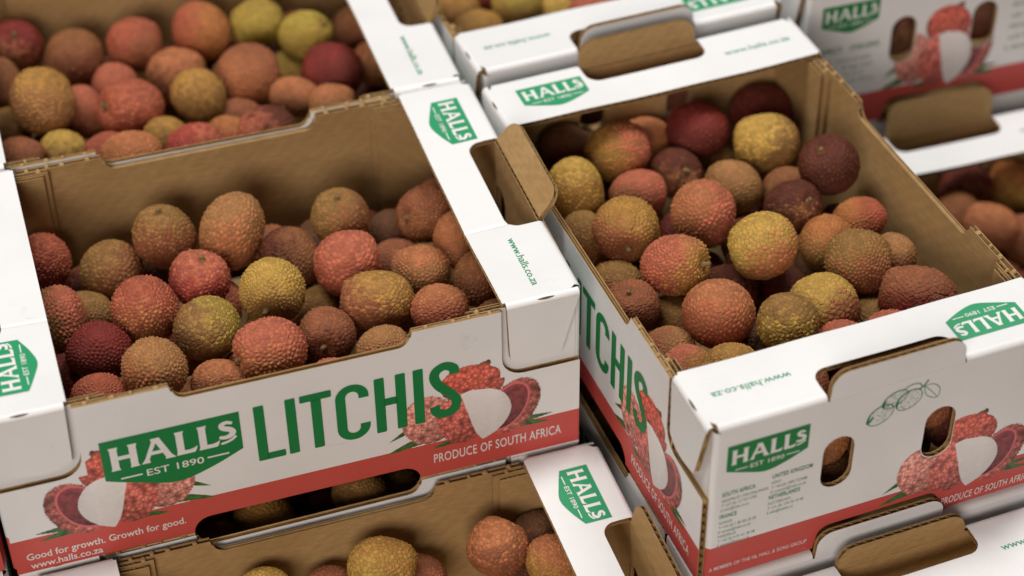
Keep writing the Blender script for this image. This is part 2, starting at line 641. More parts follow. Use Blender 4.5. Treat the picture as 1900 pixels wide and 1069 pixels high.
# ------------------------------------------------------------------ print: lettering, logo, pictures
class Print:
    """flat print pieces in (a,b) mm, layered a hair above the board"""

    def __init__(self):
        self.v, self.f, self.m = [], [], []

    def poly(self, loops, mi, h):
        if not isinstance(loops[0][0], (tuple, list)):
            loops = [loops]
        flat = [p for lp in loops for p in lp]
        tris = tessellate_polygon([[Vector((p[0], p[1], 0)) for p in lp] for lp in loops])
        o = len(self.v)
        self.v += [(p[0], p[1], h) for p in flat]
        for t in tris:
            a, b, c = (flat[i] for i in t)
            s = (b[0] - a[0]) * (c[1] - a[1]) - (b[1] - a[1]) * (c[0] - a[0])
            t = t if s > 0 else t[::-1]
            self.f.append(tuple(i + o for i in t))
            self.m.append(mi)

    def stroke(self, pts, w, mi, h, closed=False):
        n = len(pts)
        if not isinstance(w, (list, tuple)):
            w = [w] * n
        l, r = [], []
        for i in range(n):
            p = Vector(pts[i])
            a = Vector(pts[(i - 1) % n] if closed or i else pts[i])
            b = Vector(pts[(i + 1) % n] if closed or i < n - 1 else pts[i])
            d = (b - a)
            if d.length < 1e-6:
                d = Vector((1, 0))
            d.normalize()
            nn = Vector((-d.y, d.x)) * w[i] / 2
            l.append(tuple(p + nn))
            r.append(tuple(p - nn))
        o = len(self.v)
        self.v += [(x, y, h) for x, y in l] + [(x, y, h) for x, y in r]
        for i in range(n if closed else n - 1):
            j = (i + 1) % n
            self.f.append((o + i, o + n + i, o + n + j, o + j))
            self.m.append(mi)

    def text(self, s, x, y, size, mi, h, sx=1.0, bold=0.0, space=1.0, width=None):
        vs, fs = text_geo(s, bold, space)
        x0 = min(v[0] for v in vs)
        x1 = max(v[0] for v in vs)
        k = size / CAP
        if width:
            sx = width / ((x1 - x0) * k)
        o = len(self.v)
        self.v += [(x + (v[0] - x0) * k * sx, y + v[1] * k, h) for v in vs]
        self.f += [tuple(i + o for i in q) for q in fs]
        self.m += [mi] * len(fs)

    def mesh(self, name, mats, frame, flip=None):
        O, ea, eb = (Vector(q) for q in frame)
        en = ea.cross(eb)
        me = bpy.data.meshes.new(name)
        vs = []
        for a, b, h in self.v:
            if flip:
                a, b = flip(a, b)
            vs.append(tuple((O + ea * a + eb * b + en * h) * MM))
        me.from_pydata(vs, [], self.f)
        for m in mats:
            me.materials.append(m)
        me.polygons.foreach_set('material_index', self.m)
        me.update()
        return me


_tc = {}


def text_geo(s, bold, space):
    k = (s, bold, space)
    if k in _tc:
        return _tc[k]
    cu = bpy.data.curves.new('t', 'FONT')
    cu.body = s
    cu.size = 1.0
    cu.offset = bold
    cu.space_character = space
    cu.resolution_u = 3
    ob = bpy.data.objects.new('t', cu)
    C.objects.link(ob)
    dg = bpy.context.evaluated_depsgraph_get()
    dg.update()
    ev = ob.evaluated_get(dg)
    me = ev.to_mesh()
    vs = [(v.co.x, v.co.y) for v in me.vertices]
    fs = []
    for q in me.polygons:
        idx = list(q.vertices)
        ar = sum(vs[idx[i]][0] * vs[idx[(i + 1) % len(idx)]][1] - vs[idx[(i + 1) % len(idx)]][0] * vs[idx[i]][1] for i in range(len(idx)))
        fs.append(tuple(idx if ar > 0 else idx[::-1]))
    ev.to_mesh_clear()
    bpy.data.objects.remove(ob)
    bpy.data.curves.remove(cu)
    _tc[k] = (vs, fs)
    return _tc[k]


CAP = max(v[1] for v in text_geo('H', 0.0, 1.0)[0])


def bez(pts, n=24):
    """smooth Catmull-Rom through points"""
    out = []
    P = [pts[0]] + list(pts) + [pts[-1]]
    per = max(2, n // (len(pts) - 1))
    for i in range(1, len(P) - 2):
        for k in range(per):
            t = k / per
            q = []
            for c in (0, 1):
                p0, p1, p2, p3 = P[i - 1][c], P[i][c], P[i + 1][c], P[i + 2][c]
                q.append(0.5 * (2 * p1 + (p2 - p0) * t + (2 * p0 - 5 * p1 + 4 * p2 - p3) * t * t + (3 * p1 - p0 - 3 * p2 + p3) * t ** 3))
            out.append(tuple(q))
    out.append(tuple(pts[-1]))
    return out


def draw_logo(P, x0, y0, k, g=0, w=1, h=0.22, detail=True):
    """badge: traced in the side panel's mm with top left corner at (52.5, 76.3)"""
    def q(x, y):
        return (x0 + (x - 52.5) * k, y0 + (y - 76.3) * k)
    bottom = bez([(121.2, 51.2), (104, 43.2), (87, 38.9), (70, 43.6), (52.5, 50.2)], 20)
    P.poly([q(52.5, 76.3), *[q(*p) for p in bottom[::-1]], q(121.2, 76.3)], g, h)
    hh = h + 0.12

    def wp(pts):
        P.poly([q(*p) for p in pts], w, hh)
    # H
    wp([(56.2, 71.2), (61.0, 71.2), (60.4, 69.5), (60.4, 57.5), (60.9, 55.8), (56.2, 55.8), (56.8, 57.5), (56.8, 69.5)])
    wp([(65.7, 71.2), (70.3, 71.2), (69.7, 69.5), (69.7, 57.5), (70.3, 55.8), (65.7, 55.8), (66.1, 57.5), (66.1, 69.5)])
    wp([(60.3, 64.9), (66.2, 64.9), (66.2, 62.4), (60.3, 62.4)])
    # A
    P.poly([[q(*p) for p in ((71.0, 56.0), (73.0, 58.6), (77.3, 69.6), (76.8, 71.4), (81.2, 71.6), (86.2, 58.8), (88.2, 56.2), (82.9, 56.2), (83.2, 57.8), (82.0, 60.8), (76.2, 60.8), (75.2, 58.0), (75.6, 56.0))],
            [q(*p) for p in ((77.0, 63.1), (81.2, 63.1), (79.2, 68.2))][::-1]], w, hh)
    # L L
    for d in (0, 11.2):
        wp([(88.6 + d, 72.0), (93.3 + d, 72.0), (92.7 + d, 70.2), (92.7 + d, 59.0), (95.4 + d, 58.8), (97.6 + d, 59.4), (99.2 + d, 60.4), (98.4 + d, 57.6), (97.6 + d, 56.4), (88.5 + d, 56.4), (89.1 + d, 58.2), (89.1 + d, 70.2)])
    # S
    s = bez([(117.3, 69.8), (114.4, 71.0), (111.9, 69.8), (112.6, 67.6), (116.0, 65.8), (117.2, 63.6), (115.4, 61.6), (112.6, 61.2), (110.3, 62.0)], 32)
    n = len(s)
    P.stroke([q(*p) for p in s], [k * (1.7 + 1.5 * math.sin(PI * min(1, i / n * 1.0))) for i in range(n)], w, hh)
    sw = bez([(110.6, 57.4), (114.0, 58.0), (116.6, 59.2), (118.6, 61.0)], 12)
    P.stroke([q(*p) for p in sw], [k * x for x in [0.5] + [1.5] * (len(sw) - 2) + [0.4]], w, hh)
    # dashes and EST 1890
    P.poly([q(60.0, 50.2), q(70.6, 50.2), q(70.6, 49.2), q(60.0, 49.2)][::-1], w, hh)
    P.poly([q(103.0, 50.9), q(114.0, 50.9), q(114.0, 49.9), q(103.0, 49.9)][::-1], w, hh)
    a = q(72.8, 47.6)
    P.text('EST 1890', a[0], a[1], 4.3 * k, w, hh, width=28.4 * k, bold=0.008)


def draw_litchis_word(P, mi=0, h=0.3):
    y0, y1 = 39.5, 76.8

    def rect(a, b, c, d):
        r = 0.5
        P.poly([(a + r, c), (b - r, c), (b, c + r), (b, d - r), (b - r, d), (a + r, d), (a, d - r), (a, c + r)], mi, h)
    rect(128.2, 133.4, y0, y1)
    rect(132.9, 142.1, y0, 43.9)
    rect(144.0, 149.2, y0, y1)
    rect(151.4, 167.5, 72.1, y1)
    rect(156.9, 162.1, y0, 72.6)
    # C
    def cee(cx):
        o = []
        R, ri = 8.6, 3.4
        top = [(R, 27.5)] + [(R * math.cos(t), 29.0 + (8.6) * math.sin(t)) for t in np.linspace(0, PI, 17)]
        bot = [(R * math.cos(t), 8.6 + 8.6 * math.sin(t)) for t in np.linspace(PI, 2 * PI, 17)] + [(R, 9.9)]
        inn_b = [(ri, 9.9)] + [(ri * math.cos(t), 8.2 + 3.6 * math.sin(t)) for t in np.linspace(2 * PI, PI, 13)]
        inn_t = [(ri * math.cos(t), 29.3 + 3.6 * math.sin(t)) for t in np.linspace(PI, 0, 13)] + [(ri, 27.5)]
        return [(cx + x, y0 - 0.3 + y) for x, y in top + bot + inn_b + inn_t]
    P.poly(cee(177.8), mi, h)
    rect(189.4, 194.6, y0, y1)
    rect(200.3, 205.5, y0, y1)
    rect(194.2, 200.8, 57.3, 62.2)
    rect(209.5, 214.8, y0, y1)
    s = bez([(231.1, 68.6), (230.6, 72.6), (226.2, 75.0), (221.6, 72.6), (220.6, 67.8), (223.2, 61.8), (228.4, 56.0), (231.6, 50.4), (230.4, 44.6), (225.6, 42.4), (221.2, 44.4), (220.0, 48.8)], 66)
    P.stroke(s, 5.3, mi, h)


def litchi_picture():
    """painted picture of litchis (one peeled) on a fine grid; returns a mesh in side panel mm"""
    res = 0.36
    xs = np.arange(191, 287, res)
    zs = np.arange(16.5, 75, res)
    X, Z = np.meshgrid(xs, zs)
    rng = np.random.default_rng(11)
    col = np.zeros(X.shape + (3,))
    mask = np.zeros(X.shape, bool)

    def rotell(cx, cz, rx, rz, ang):
        c, s = math.cos(math.radians(ang)), math.sin(math.radians(ang))
        u = ((X - cx) * c + (Z - cz) * s) / rx
        v = (-(X - cx) * s + (Z - cz) * c) / rz
        return u, v

    def cells(n, seed):
        r = np.random.default_rng(seed)
        px = r.uniform(190, 288, n)
        pz = r.uniform(15, 76, n)
        d1 = np.full(X.shape, 1e9)
        d2 = np.full(X.shape, 1e9)
        hh = np.zeros(X.shape)
        hv = r.uniform(0, 1, n)
        for i in range(n):
            d = (X - px[i]) ** 2 + (Z - pz[i]) ** 2
            m1 = d < d1
            d2 = np.where(m1, d1, np.minimum(d2, d))
            hh = np.where(m1, hv[i], hh)
            d1 = np.where(m1, d, d1)
        return np.sqrt(d1), np.sqrt(d2) - np.sqrt(d1), hh

    D1, E1, H1 = cells(1250, 3)

    def paint(m, rgb, blend=1.0):
        nonlocal mask
        mask |= m
        if np.ndim(rgb) == 1:
            rgb = np.broadcast_to(np.array(rgb), X.shape + (3,))
        col[m] = col[m] * (1 - blend) + rgb[m] * blend

    def leaf(tip, base, wd, seed):
        t = np.array(tip, float)
        b = np.array(base, float)
        d = b - t
        ln = np.hypot(*d)
        d /= ln
        u = ((X - t[0]) * d[0] + (Z - t[1]) * d[1]) / ln
        v = (-(X - t[0]) * d[1] + (Z - t[1]) * d[0])
        wv = wd * np.clip(u, 0, 1) ** 0.8
        m = (u > 0) & (u < 1) & (np.abs(v) < wv)
        g = np.array([0.03, 0.085, 0.025]) * (0.6 + 1.1 * H1[..., None]) + np.array([0.02, 0.05, 0.01]) * (np.abs(v)[..., None] < 0.35)
        ed = (np.abs(v) > wv - 0.35)[..., None]
        g = np.where(ed, np.array([0.16, 0.19, 0.02]), g)
        paint(m, g)

    def skin(u, v, base, spikes, amp, seed, shade=0.55):
        r = np.hypot(u, v)
        th = np.arctan2(v, u)
        tri = np.abs(((th * spikes / (2 * PI)) % 1) - 0.5) * 2
        tri2 = np.abs(((th * spikes * 1.37 / (2 * PI) + .3) % 1) - 0.5) * 2
        edge = 1 + amp * (tri * .6 + tri2 * .5 - .4)
        m = r < edge
        k = np.clip(1.28 - 0.36 * D1, 0.5, 1.2)          # bright knob centres
        k = np.where(E1 < 0.24, k * 0.66, k)
        lightdir = 0.74 + 0.42 * (v * .8 - u * .35)
        c = np.array(base)[None, None, :] * (k * lightdir * (0.75 + 0.5 * H1))[..., None]
        hi = (D1 < 0.40) & (H1 > 0.55)
        c = np.where(hi[..., None], c * 1.25 + np.array([0.10, 0.045, 0.035]), c)
        dark = np.clip((r - 0.75) / 0.35, 0, 1)[..., None]
        c = c * (1 - 0.42 * dark)
        lum = c.mean(axis=2, keepdims=True)
        c = c * 0.90 + lum * 0.10
        paint(m, c)
        return m

    leaf((284.9, 25.2), (262, 25), 3.0, 1)
    leaf((283.7, 19.6), (258, 24), 3.6, 2)
    leaf((194.5, 30.3), (216, 41), 3.6, 3)
    leaf((192.9, 22.1), (222, 30), 4.6, 4)
    leaf((216.2, 18.8), (240, 24), 3.8, 5)
    # top fruit with its stalk
    d = np.hypot((X - 247.5) / 3.4, (Z - 70.3) / 1.9)
    paint(d < 1, np.array([0.30, 0.075, 0.035]))
    d = np.hypot((X - 249.2) / 1.4, (Z - 71.6) / 1.2)
    paint(d < 1, np.array([0.10, 0.04, 0.02]))
    u, v = rotell(240.5, 58.5, 17.5, 13.0, -12)
    skin(u, v, (0.94, 0.150, 0.088), 60, 0.05, 2)
    # opened shell
    u, v = rotell(262.0, 36.5, 19.5, 13.8, 62)
    skin(u, v, (0.88, 0.20, 0.14), 58, 0.09, 5)
    u2, v2 = rotell(259.0, 36.8, 17.2, 10.6, 62)
    r2 = np.hypot(u2, v2)
    paint(r2 < 1.0, np.array([0.60, 0.13, 0.14]))
    fl = (0.55 + 0.6 * H1)[..., None] * np.array([0.20, 0.032, 0.036]) * (1 + 0.5 * u2[..., None])
    paint(r2 < 0.90, fl)
    # left fruit, then peeled fruit's shell
    u, v = rotell(216.5, 40.0, 14.2, 17.0, 12)
    skin(u, v, (1.12, 0.40, 0.31), 62, 0.075, 8)
    u, v = rotell(235.5, 36.5, 13.8, 18.2, -6)
    skin(u, v, (0.95, 0.205, 0.15), 60, 0.07, 9)
    # white flesh
    pts = [(234.0, 52.8), (239, 54.0), (244.7, 53.4), (251, 52.0), (256.5, 48.0), (260.0, 42.0), (260.9, 35.0), (258.4, 28.0), (253, 21.8), (246.6, 18.0), (244.3, 18.6), (241.6, 24.0), (239.4, 31.0), (237.4, 40.0), (235.4, 47.5)]
    poly = bez(pts + [pts[0]], 90)
    inside = np.zeros(X.shape, bool)
    k = len(poly)
    for i in range(k):
        (ax, az), (bx, bz) = poly[i], poly[(i + 1) % k]
        if az == bz:
            continue
        c = ((az > Z) != (bz > Z)) & (X < (bx - ax) * (Z - az) / (bz - az) + ax)
        inside ^= c
    sh = 0.62 + 0.16 * np.clip((Z - 22) / 30, 0, 1) - 0.10 * np.clip((X - 252) / 9, 0, 1)
    grain = 0.04 * (H1 - .5)
    fl = (sh + grain)[..., None] * np.array([1.0, 0.955, 0.93])
    paint(inside, fl)
    ny, nx = X.shape
    idx = -np.ones(X.shape, int)
    quad = mask[:-1, :-1] & mask[1:, :-1] & mask[:-1, 1:] & mask[1:, 1:]
    use = np.zeros(X.shape, bool)
    use[:-1, :-1] |= quad
    use[1:, :-1] |= quad
    use[:-1, 1:] |= quad
    use[1:, 1:] |= quad
    idx[use] = np.arange(use.sum())
    V = np.stack([X[use], Z[use]], 1)
    cols = col[use]
    jj, ii = np.nonzero(quad)
    F = np.stack([idx[jj, ii], idx[jj, ii + 1], idx[jj + 1, ii + 1], idx[jj + 1, ii]], 1)
    return V, F, np.clip(cols, 0, 1)


PV, PF, PC = litchi_picture()


def picture_mesh(name, frame, fn, flip=False, h=0.12, clip=None):
    O, ea, eb = (np.array(q, float) for q in frame)
    en = np.cross(ea, eb)
    ab = fn(PV)
    F = PF
    if clip is not None:
        ok = clip(ab)
        F = F[ok[F].all(axis=1)]
    co = (O + ab[:, :1] * ea + ab[:, 1:] * eb + h * en) * MM
    used = np.unique(F)
    remap = -np.ones(len(co), int)
    remap[used] = np.arange(len(used))
    F = remap[F]
    if flip:
        F = F[:, ::-1]
    me = bpy.data.meshes.new(name)
    me.from_pydata(co[used].tolist(), [], F.tolist())
    at = me.color_attributes.new('print_colour', 'FLOAT_COLOR', 'POINT')
    rgba = np.ones((len(used), 4), np.float32)
    rgba[:, :3] = PC[used]
    at.data.foreach_set('color', rgba.ravel())
    me.materials.append(PICT)
    me.update()
    return me


ADDR = []


def build_prints():
    # ---- long side
    MESH['p_side_pic_r'] = picture_mesh('printed_litchis', FR_SIDE, lambda v: v.copy(), clip=lambda ab: (ab[:, 1] < 58) | (ab[:, 0] < 255.5))
    MESH['p_side_pic_l'] = picture_mesh('printed_litchis', FR_SIDE, lambda v: np.stack([298.0 - v[:, 0], v[:, 1]], 1), flip=True, clip=lambda ab: (ab[:, 1] < 57.5) | (ab[:, 0] > 44.5))
    P = Print()
    draw_logo(P, 52.5, 76.3, 1.0)
    MESH['p_side_logo'] = P.mesh('brand_badge', [INK_G, INK_W], FR_SIDE)
    P = Print()
    draw_litchis_word(P)
    MESH['p_side_word'] = P.mesh('product_lettering', [INK_G], FR_SIDE)
    P = Print()
    P.text('PRODUCE OF SOUTH AFRICA', 218.4, 8.6, 6.2, 0, 0.2, width=70, bold=0.012, space=1.06)
    MESH['p_side_origin'] = P.mesh('origin_lettering', [INK_WW], FR_SIDE)
    P = Print()
    P.text('Good for growth. Growth for good.', 7.6, 8.6, 4.4, 0, 0.2, width=80, bold=0.014)
    P.text('www.halls.co.za', 8.6, 2.2, 4.2, 0, 0.2, width=36, bold=0.014)
    MESH['p_side_slogan'] = P.mesh('slogan_lettering', [INK_WW], FR_SIDE)
    # ---- end panel with addresses, seen on the right carton
    P = Print()
    k = 43.2 / 68.7
    draw_logo(P, 10.5, 91.5, k)
    MESH['p_end_logo'] = P.mesh('brand_badge', [INK_G, INK_W], FR_END)
    def block(x, y, head, lines):
        P = Print()
        P.text(head, x, y, 2.7, 0, 0.15, sx=0.60, bold=0.022, space=1.08)
        for i, s in enumerate(lines):
            P.text(s, x, y - 3.9 - 3.2 * i, 1.8, 1, 0.15, sx=0.78, bold=0.0)
        ADDR.append(P.mesh('address_lettering', [INK_G, INK_GREY], FR_END))
    block(9.5, 58.2, 'SOUTH AFRICA', ['NELSPRUIT, MPUMALANGA', 'T +27 (0) 13 753 5700', 'E info@halls.co.za'])
    block(9.0, 43.0, 'FRANCE', ['RUNGIS', 'T +33 (0) 1 80 80 20 30', 'E ventes@halls.co.uk', 'MARSEILLE', 'T +33 (0) 4 91 61 50 58', 'E ventes@halls.co.uk'])
    block(36.0, 60.8, 'UNITED KINGDOM', ['KENT', 'T +44 (0) 1892 723488', 'E customs@halls.co.uk'])
    block(35.0, 46.5, 'NETHERLANDS', ['ROTTERDAM', 'T +31 (0) 174 70 10 40', 'E info@hallsbv.nl'])
    P = Print()
    P.text('A MEMBER OF THE HL HALL & SONS GROUP', 5.4, 6.4, 2.6, 0, 0.2, width=54, bold=0.004)
    MESH['p_end_group'] = P.mesh('group_lettering', [INK_WW], FR_END)
    P = Print()
    P.text('PRODUCE OF SOUTH AFRICA', 136.6, 3.0, 4.9, 0, 0.2, width=54, bold=0.012, space=1.06)
    MESH['p_end_origin'] = P.mesh('origin_lettering', [INK_WW], FR_END)
    # line drawing of a litchi twig
    P = Print()
    rr = random.Random(2)
    def egg(cx, cz, rx, rz, ang, n=26):
        c, s = math.cos(ang), math.sin(ang)
        return [(cx + rx * math.cos(t) * c - rz * math.sin(t) * s, cz + rx * math.cos(t) * s + rz * math.sin(t) * c) for t in [2 * PI * i / n for i in range(n)]]
    for cx, cz, rx, rz, an in ((92.0, 83.0, 7.6, 5.6, .55), (107.0, 88.0, 7.4, 5.8, .5), (99, 91.0, 7.2, 4.6, .45)):
        e = egg(cx, cz, rx, rz, an)
        P.stroke(e, 0.45, 0, 0.14, True)
        h_ = [p for p in e if p[1] > cz + 0.8 * (p[0] - cx)]
        if len(h_) > 2:
            P.stroke(sorted(h_), 0.75, 0, 0.15)
        for i in range(170):
            t, q = rr.uniform(0, 6.28), rr.uniform(0, 1) ** .5
            x, z = cx + rx * .93 * q * math.cos(t) * math.cos(an) - rz * .93 * q * math.sin(t) * math.sin(an), cz + rx * .93 * q * math.cos(t) * math.sin(an) + rz * .93 * q * math.sin(t) * math.cos(an)
            w = rr.uniform(.12, .3)
            P.poly([(x - w, z - w * .5), (x + w, z - w), (x + w * .4, z + w)], 1, 0.14)
    P.stroke(bez([(84.5, 79.6), (86.5, 80.6), (88, 83)], 8), 1.2, 0, 0.15)
    P.stroke(bez([(112, 93.5), (114, 94.6), (116.4, 98.0)], 8), 0.9, 0, 0.15)
    P.stroke(bez([(103, 95.5), (107, 97.8), (111.5, 97.2), (113.4, 94.5)], 10), 0.6, 0, 0.15)
    lf = bez([(114.6, 94.4), (119.6, 94.2), (123.6, 90.0), (123.0, 84.4), (118.4, 86.0), (115.6, 89.6), (114.6, 94.4)], 24)
    P.stroke(lf, 0.4, 0, 0.15)
    P.stroke(bez([(114.6, 94.4), (119.0, 89.6), (123.0, 84.4)], 8), 0.35, 0, 0.15)
    MESH['p_end_sketch'] = P.mesh('fruit_drawing', [INK_G, INK_GREY], FR_END)

    def not_hole(ab):
        ok = np.ones(len(ab), bool)
        for s in (-28, 28):
            dz = np.maximum(0, np.abs(ab[:, 1] - 59) - 8.5)
            ok &= np.hypot(ab[:, 0] - (CEN + s), dz) > 8.7
        ok &= ~((np.abs(ab[:, 0] - CEN) < 37) & (ab[:, 1] < 15.6)) & (ab[:, 0] < W - 4) & (ab[:, 1] > 0.3)
        return ok
    MESH['p_end_pic'] = picture_mesh('printed_litchis', FR_END, lambda v: np.stack([107.5 + (v[:, 0] - 202.5) * 0.99, 12.5 + (v[:, 1] - 18.0) * 0.97], 1), clip=not_hole)
    # ---- plainer end panel, seen on the carton at the top right: logo left, picture in the middle, text at right
    P = Print()
    draw_logo(P, 14.0, 93.0, 0.56)
    MESH['p_end2_logo'] = P.mesh('brand_badge', [INK_G, INK_W], FR_END)
    P = Print()
    P.text('PERFECT', 10, 58.5, 3.6, 0, 0.15, width=20, bold=0.02)
    P.text('CHILLING', 35, 58.5, 3.6, 0, 0.15, width=20, bold=0.02)
    for i, s in enumerate(('Litchi chinensis', 'Class I  2 kg net', 'Store at 1 to 5 C', 'Produce of South Africa')):
        P.text(s, 10, 50.5 - 5.6 * i, 2.6, 1, 0.15, width=(40, 42, 36, 44)[i])
    MESH['p_end2_text'] = P.mesh('product_lettering', [INK_G, INK_GREY], FR_END)
    P = Print()
    for i in range(7):
        P.text('South Africa Litchis 2 kg'[(i * 3) % 7:][:18], 146 + (i % 2), 84 - 8.2 * i, 3.6, 1, 0.15, width=38 - 2 * (i % 3))
    MESH['p_end2_addr'] = P.mesh('address_lettering', [INK_G, INK_GREY], FR_END)
    MESH['p_end2_pic'] = picture_mesh('printed_litchis', FR_END, lambda v: np.stack([58.0 + (v[:, 0] - 192) * 0.92, 18.0 + (v[:, 1] - 18.0) * 1.12], 1), clip=not_hole)
    # ---- flange: badge and web address, read from the far side
    FLT = lambda a, b: (a, b)
    P = Print()
    k = 39.6 / 68.7
    # text runs towards -y with its top at the outer edge: rotate by 180 degrees in (a,b)
    draw_logo(P, 0, 0, k)
    # logo local x in 0..48 -> a = 186 - x ; local y in 0..-26 -> b = 5 - y
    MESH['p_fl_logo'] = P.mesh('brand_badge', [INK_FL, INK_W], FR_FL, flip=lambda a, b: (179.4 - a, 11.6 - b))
    P = Print()
    P.text('www.halls.co.za', 0, 0, 4.0, 0, 0.2, width=41.5, bold=0.004)
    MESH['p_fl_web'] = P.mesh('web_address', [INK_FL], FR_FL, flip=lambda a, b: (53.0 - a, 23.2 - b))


build_prints()


# flange prints must follow the sag of their flange: drape them on the board by ray casting in the mesh's own frame
def drape(key, vi):
    nm = '%s_%d' % (key, vi)
    if nm in MESH:
        return MESH[nm]
    src = MESH[key].copy()
    from mathutils.bvhtree import BVHTree
    fl = MESH['flange%d' % vi]
    bm = bmesh.new()
    bm.from_mesh(fl)
    bvh = BVHTree.FromBMesh(bm)
    bm.free()
    for v in src.vertices:
        extra = v.co.z - H * MM
        hit = bvh.ray_cast(Vector((v.co.x, v.co.y, (H + 30) * MM)), Vector((0, 0, -1)))
        if hit[0] is not None:
            v.co.z = hit[0].z + extra
    MESH[nm] = src
    return src


# ------------------------------------------------------------------ cartons
def part(name, me, parent, half=0):
    o = bpy.data.objects.new(name, me)
    C.objects.link(o)
    o.parent = parent
    if half:
        o.location = (L * MM, W * MM, 0)
        o.rotation_euler = (0, 0, PI)
    return o


def sub(name, me, parent):
    o = bpy.data.objects.new(name, me)
    C.objects.link(o)
    o.parent = parent
    return o


def carton(label, origin, rz, flv=(0, 2), ends=(1, 2), tabs='vs', group='litchi cartons in stacks'):
    root = bpy.data.objects.new('litchi_carton', None)
    C.objects.link(root)
    root.location = [v * MM for v in origin]
    root.rotation_euler = (0, 0, rz)
    root.empty_display_size = 0.05
    root['label'] = label
    root['category'] = 'carton'
    root['group'] = group
    part('bottom_panel', MESH['bottom'], root)
    for half in (0, 1):
        s = part('side_panel', MESH['side'], root, half)
        sub('printed_litchis', MESH['p_side_pic_r'], s)
        sub('printed_litchis', MESH['p_side_pic_l'], s)
        sub('brand_badge', MESH['p_side_logo'], s)
        sub('product_lettering', MESH['p_side_word'], s)
        sub('origin_lettering', MESH['p_side_origin'], s)
        sub('slogan_lettering', MESH['p_side_slogan'], s)
        e = part('end_panel', MESH['end'], root, half)
        if ends[half] == 1:
            sub('brand_badge', MESH['p_end_logo'], e)
            for am in ADDR:
                sub('address_lettering', am, e)
            sub('group_lettering', MESH['p_end_group'], e)
            sub('origin_lettering', MESH['p_end_origin'], e)
            sub('fruit_drawing', MESH['p_end_sketch'], e)
            sub('printed_litchis', MESH['p_end_pic'], e)
        else:
            sub('brand_badge', MESH['p_end2_logo'], e)
            sub('product_lettering', MESH['p_end2_text'], e)
            sub('address_lettering', MESH['p_end2_addr'], e)
            sub('printed_litchis', MESH['p_end2_pic'], e)
        if tabs[half] != 'x':
            part('raised_tab', MESH['rtab_' + tabs[half]], root, half)
        for kk in ('flap_near', 'flap_far'):
            part('corner_flap', MESH[kk], root, half)
        for kk in ('iflap_near', 'iflap_far'):
            part('inner_corner_flap', MESH[kk], root, half)
        vi = flv[half]
        f = part('flange', MESH['flange%d' % vi], root, half)
        sub('fold_down_tab', MESH['tab_near%d' % vi], f)
        sub('fold_down_tab', MESH['tab_far%d' % vi], f)
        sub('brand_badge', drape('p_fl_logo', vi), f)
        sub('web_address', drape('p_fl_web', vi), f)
    return root


# half 0 = the end at local x = 300, half 1 = the end at local x = 0
carton('white printed carton at centre left, green lettered long side facing the viewer', (0.0, 0.0, 0.0), 0.0000, flv=(1, 3), ends=(1, 2), tabs='wm')
carton('open carton behind the lettered one, at the upper left corner of the picture', (-2.5, 198.5, 0.0), -0.0080, flv=(2, 0), ends=(1, 2), tabs='ms')
carton('open carton at right, end with two hand holes and badge facing the viewer', (304.7, 185.4, 0.0), -1.5191, flv=(2, 0), ends=(1, 2), tabs='vs')
carton('carton at the top edge behind the right carton, touching its raised back tab', (291.0, 498.1, 0.0), -1.5158, flv=(2, 0), ends=(1, 2), tabs='vs')
carton('lower carton at bottom centre with bare kraft back wall and badge on flange', (7.7, -197.6, -105.8), 0.0000, flv=(2, 0), ends=(1, 2), tabs='ss')
carton('lower carton at bottom right corner, kraft tab standing up from its flange', (331.5, -124.3, -107.5), -1.5251, flv=(2, 2), ends=(1, 2), tabs='vl')
carton('lower carton at right edge, in the dip beyond the right carton', (512.6, 190.5, -101.8), -1.5828, flv=(2, 2), ends=(1, 2), tabs='vt')
carton('carton at upper right corner with printed end showing a fruit picture between hand holes', (520.0, 512.5, 0.0), -1.5808, flv=(2, 2), ends=(2, 2), tabs='vv')
carton('carton underneath the lettered carton, seen through the slot below its red band', (1.5, 1.0, -105.8), 0.0040, flv=(2, 0), ends=(1, 2), tabs='vv')
carton('carton underneath the right carton, only its white end edge and raised tab showing', (306.4, 181.9, -105.8), -1.5231, flv=(2, 0), ends=(1, 2), tabs='vv')
carton('carton underneath the upper left one, only glimpsed through gaps', (-1.0, 199.5, -105.8), -0.0030, flv=(2, 0), ends=(1, 2), tabs='vv')
carton('carton underneath the one at the top edge, only glimpsed through gaps', (293.5, 499.2, -105.8), -1.5208, flv=(2, 0), ends=(1, 2), tabs='vv')
carton('carton at the left picture edge beside the lettered one, only a red sliver showing', (-302.6, 5.5, -0.4), 0.0020, flv=(2, 0), ends=(1, 2), tabs='vv')
carton('carton below the red sliver at the bottom left corner of the picture', (-303.5, 3.0, -105.8), 0.0000, flv=(2, 0), ends=(1, 2), tabs='vv')
carton('carton underneath the one at the upper right corner, mostly hidden', (519.0, 513.5, -105.8), -1.5808, flv=(2, 2), ends=(1, 2), tabs='xx')


# ------------------------------------------------------------------ surface the lower cartons stand on
me = bpy.data.meshes.new('floor')
zf = -106.2 * MM
me.from_pydata([(-1.2, -1.0, zf), (1.8, -1.0, zf), (1.8, 1.6, zf), (-1.2, 1.6, zf)], [], [(0, 1, 2, 3)])
fm, fnt, fbs = new_mat('grey_concrete')
fg = NT(fnt)
_, fvec = coords(fg)
fg.link(fg.ramp(fg.noise(fvec, 9, 6), [(0.3, (0.10, 0.095, 0.09)), (0.7, (0.17, 0.16, 0.15))]), fbs.inputs['Base Color'])
fbs.inputs['Roughness'].default_value = 0.8
me.materials.append(fm)
fl = bpy.data.objects.new('floor', me)
C.objects.link(fl)
fl['kind'] = 'structure'


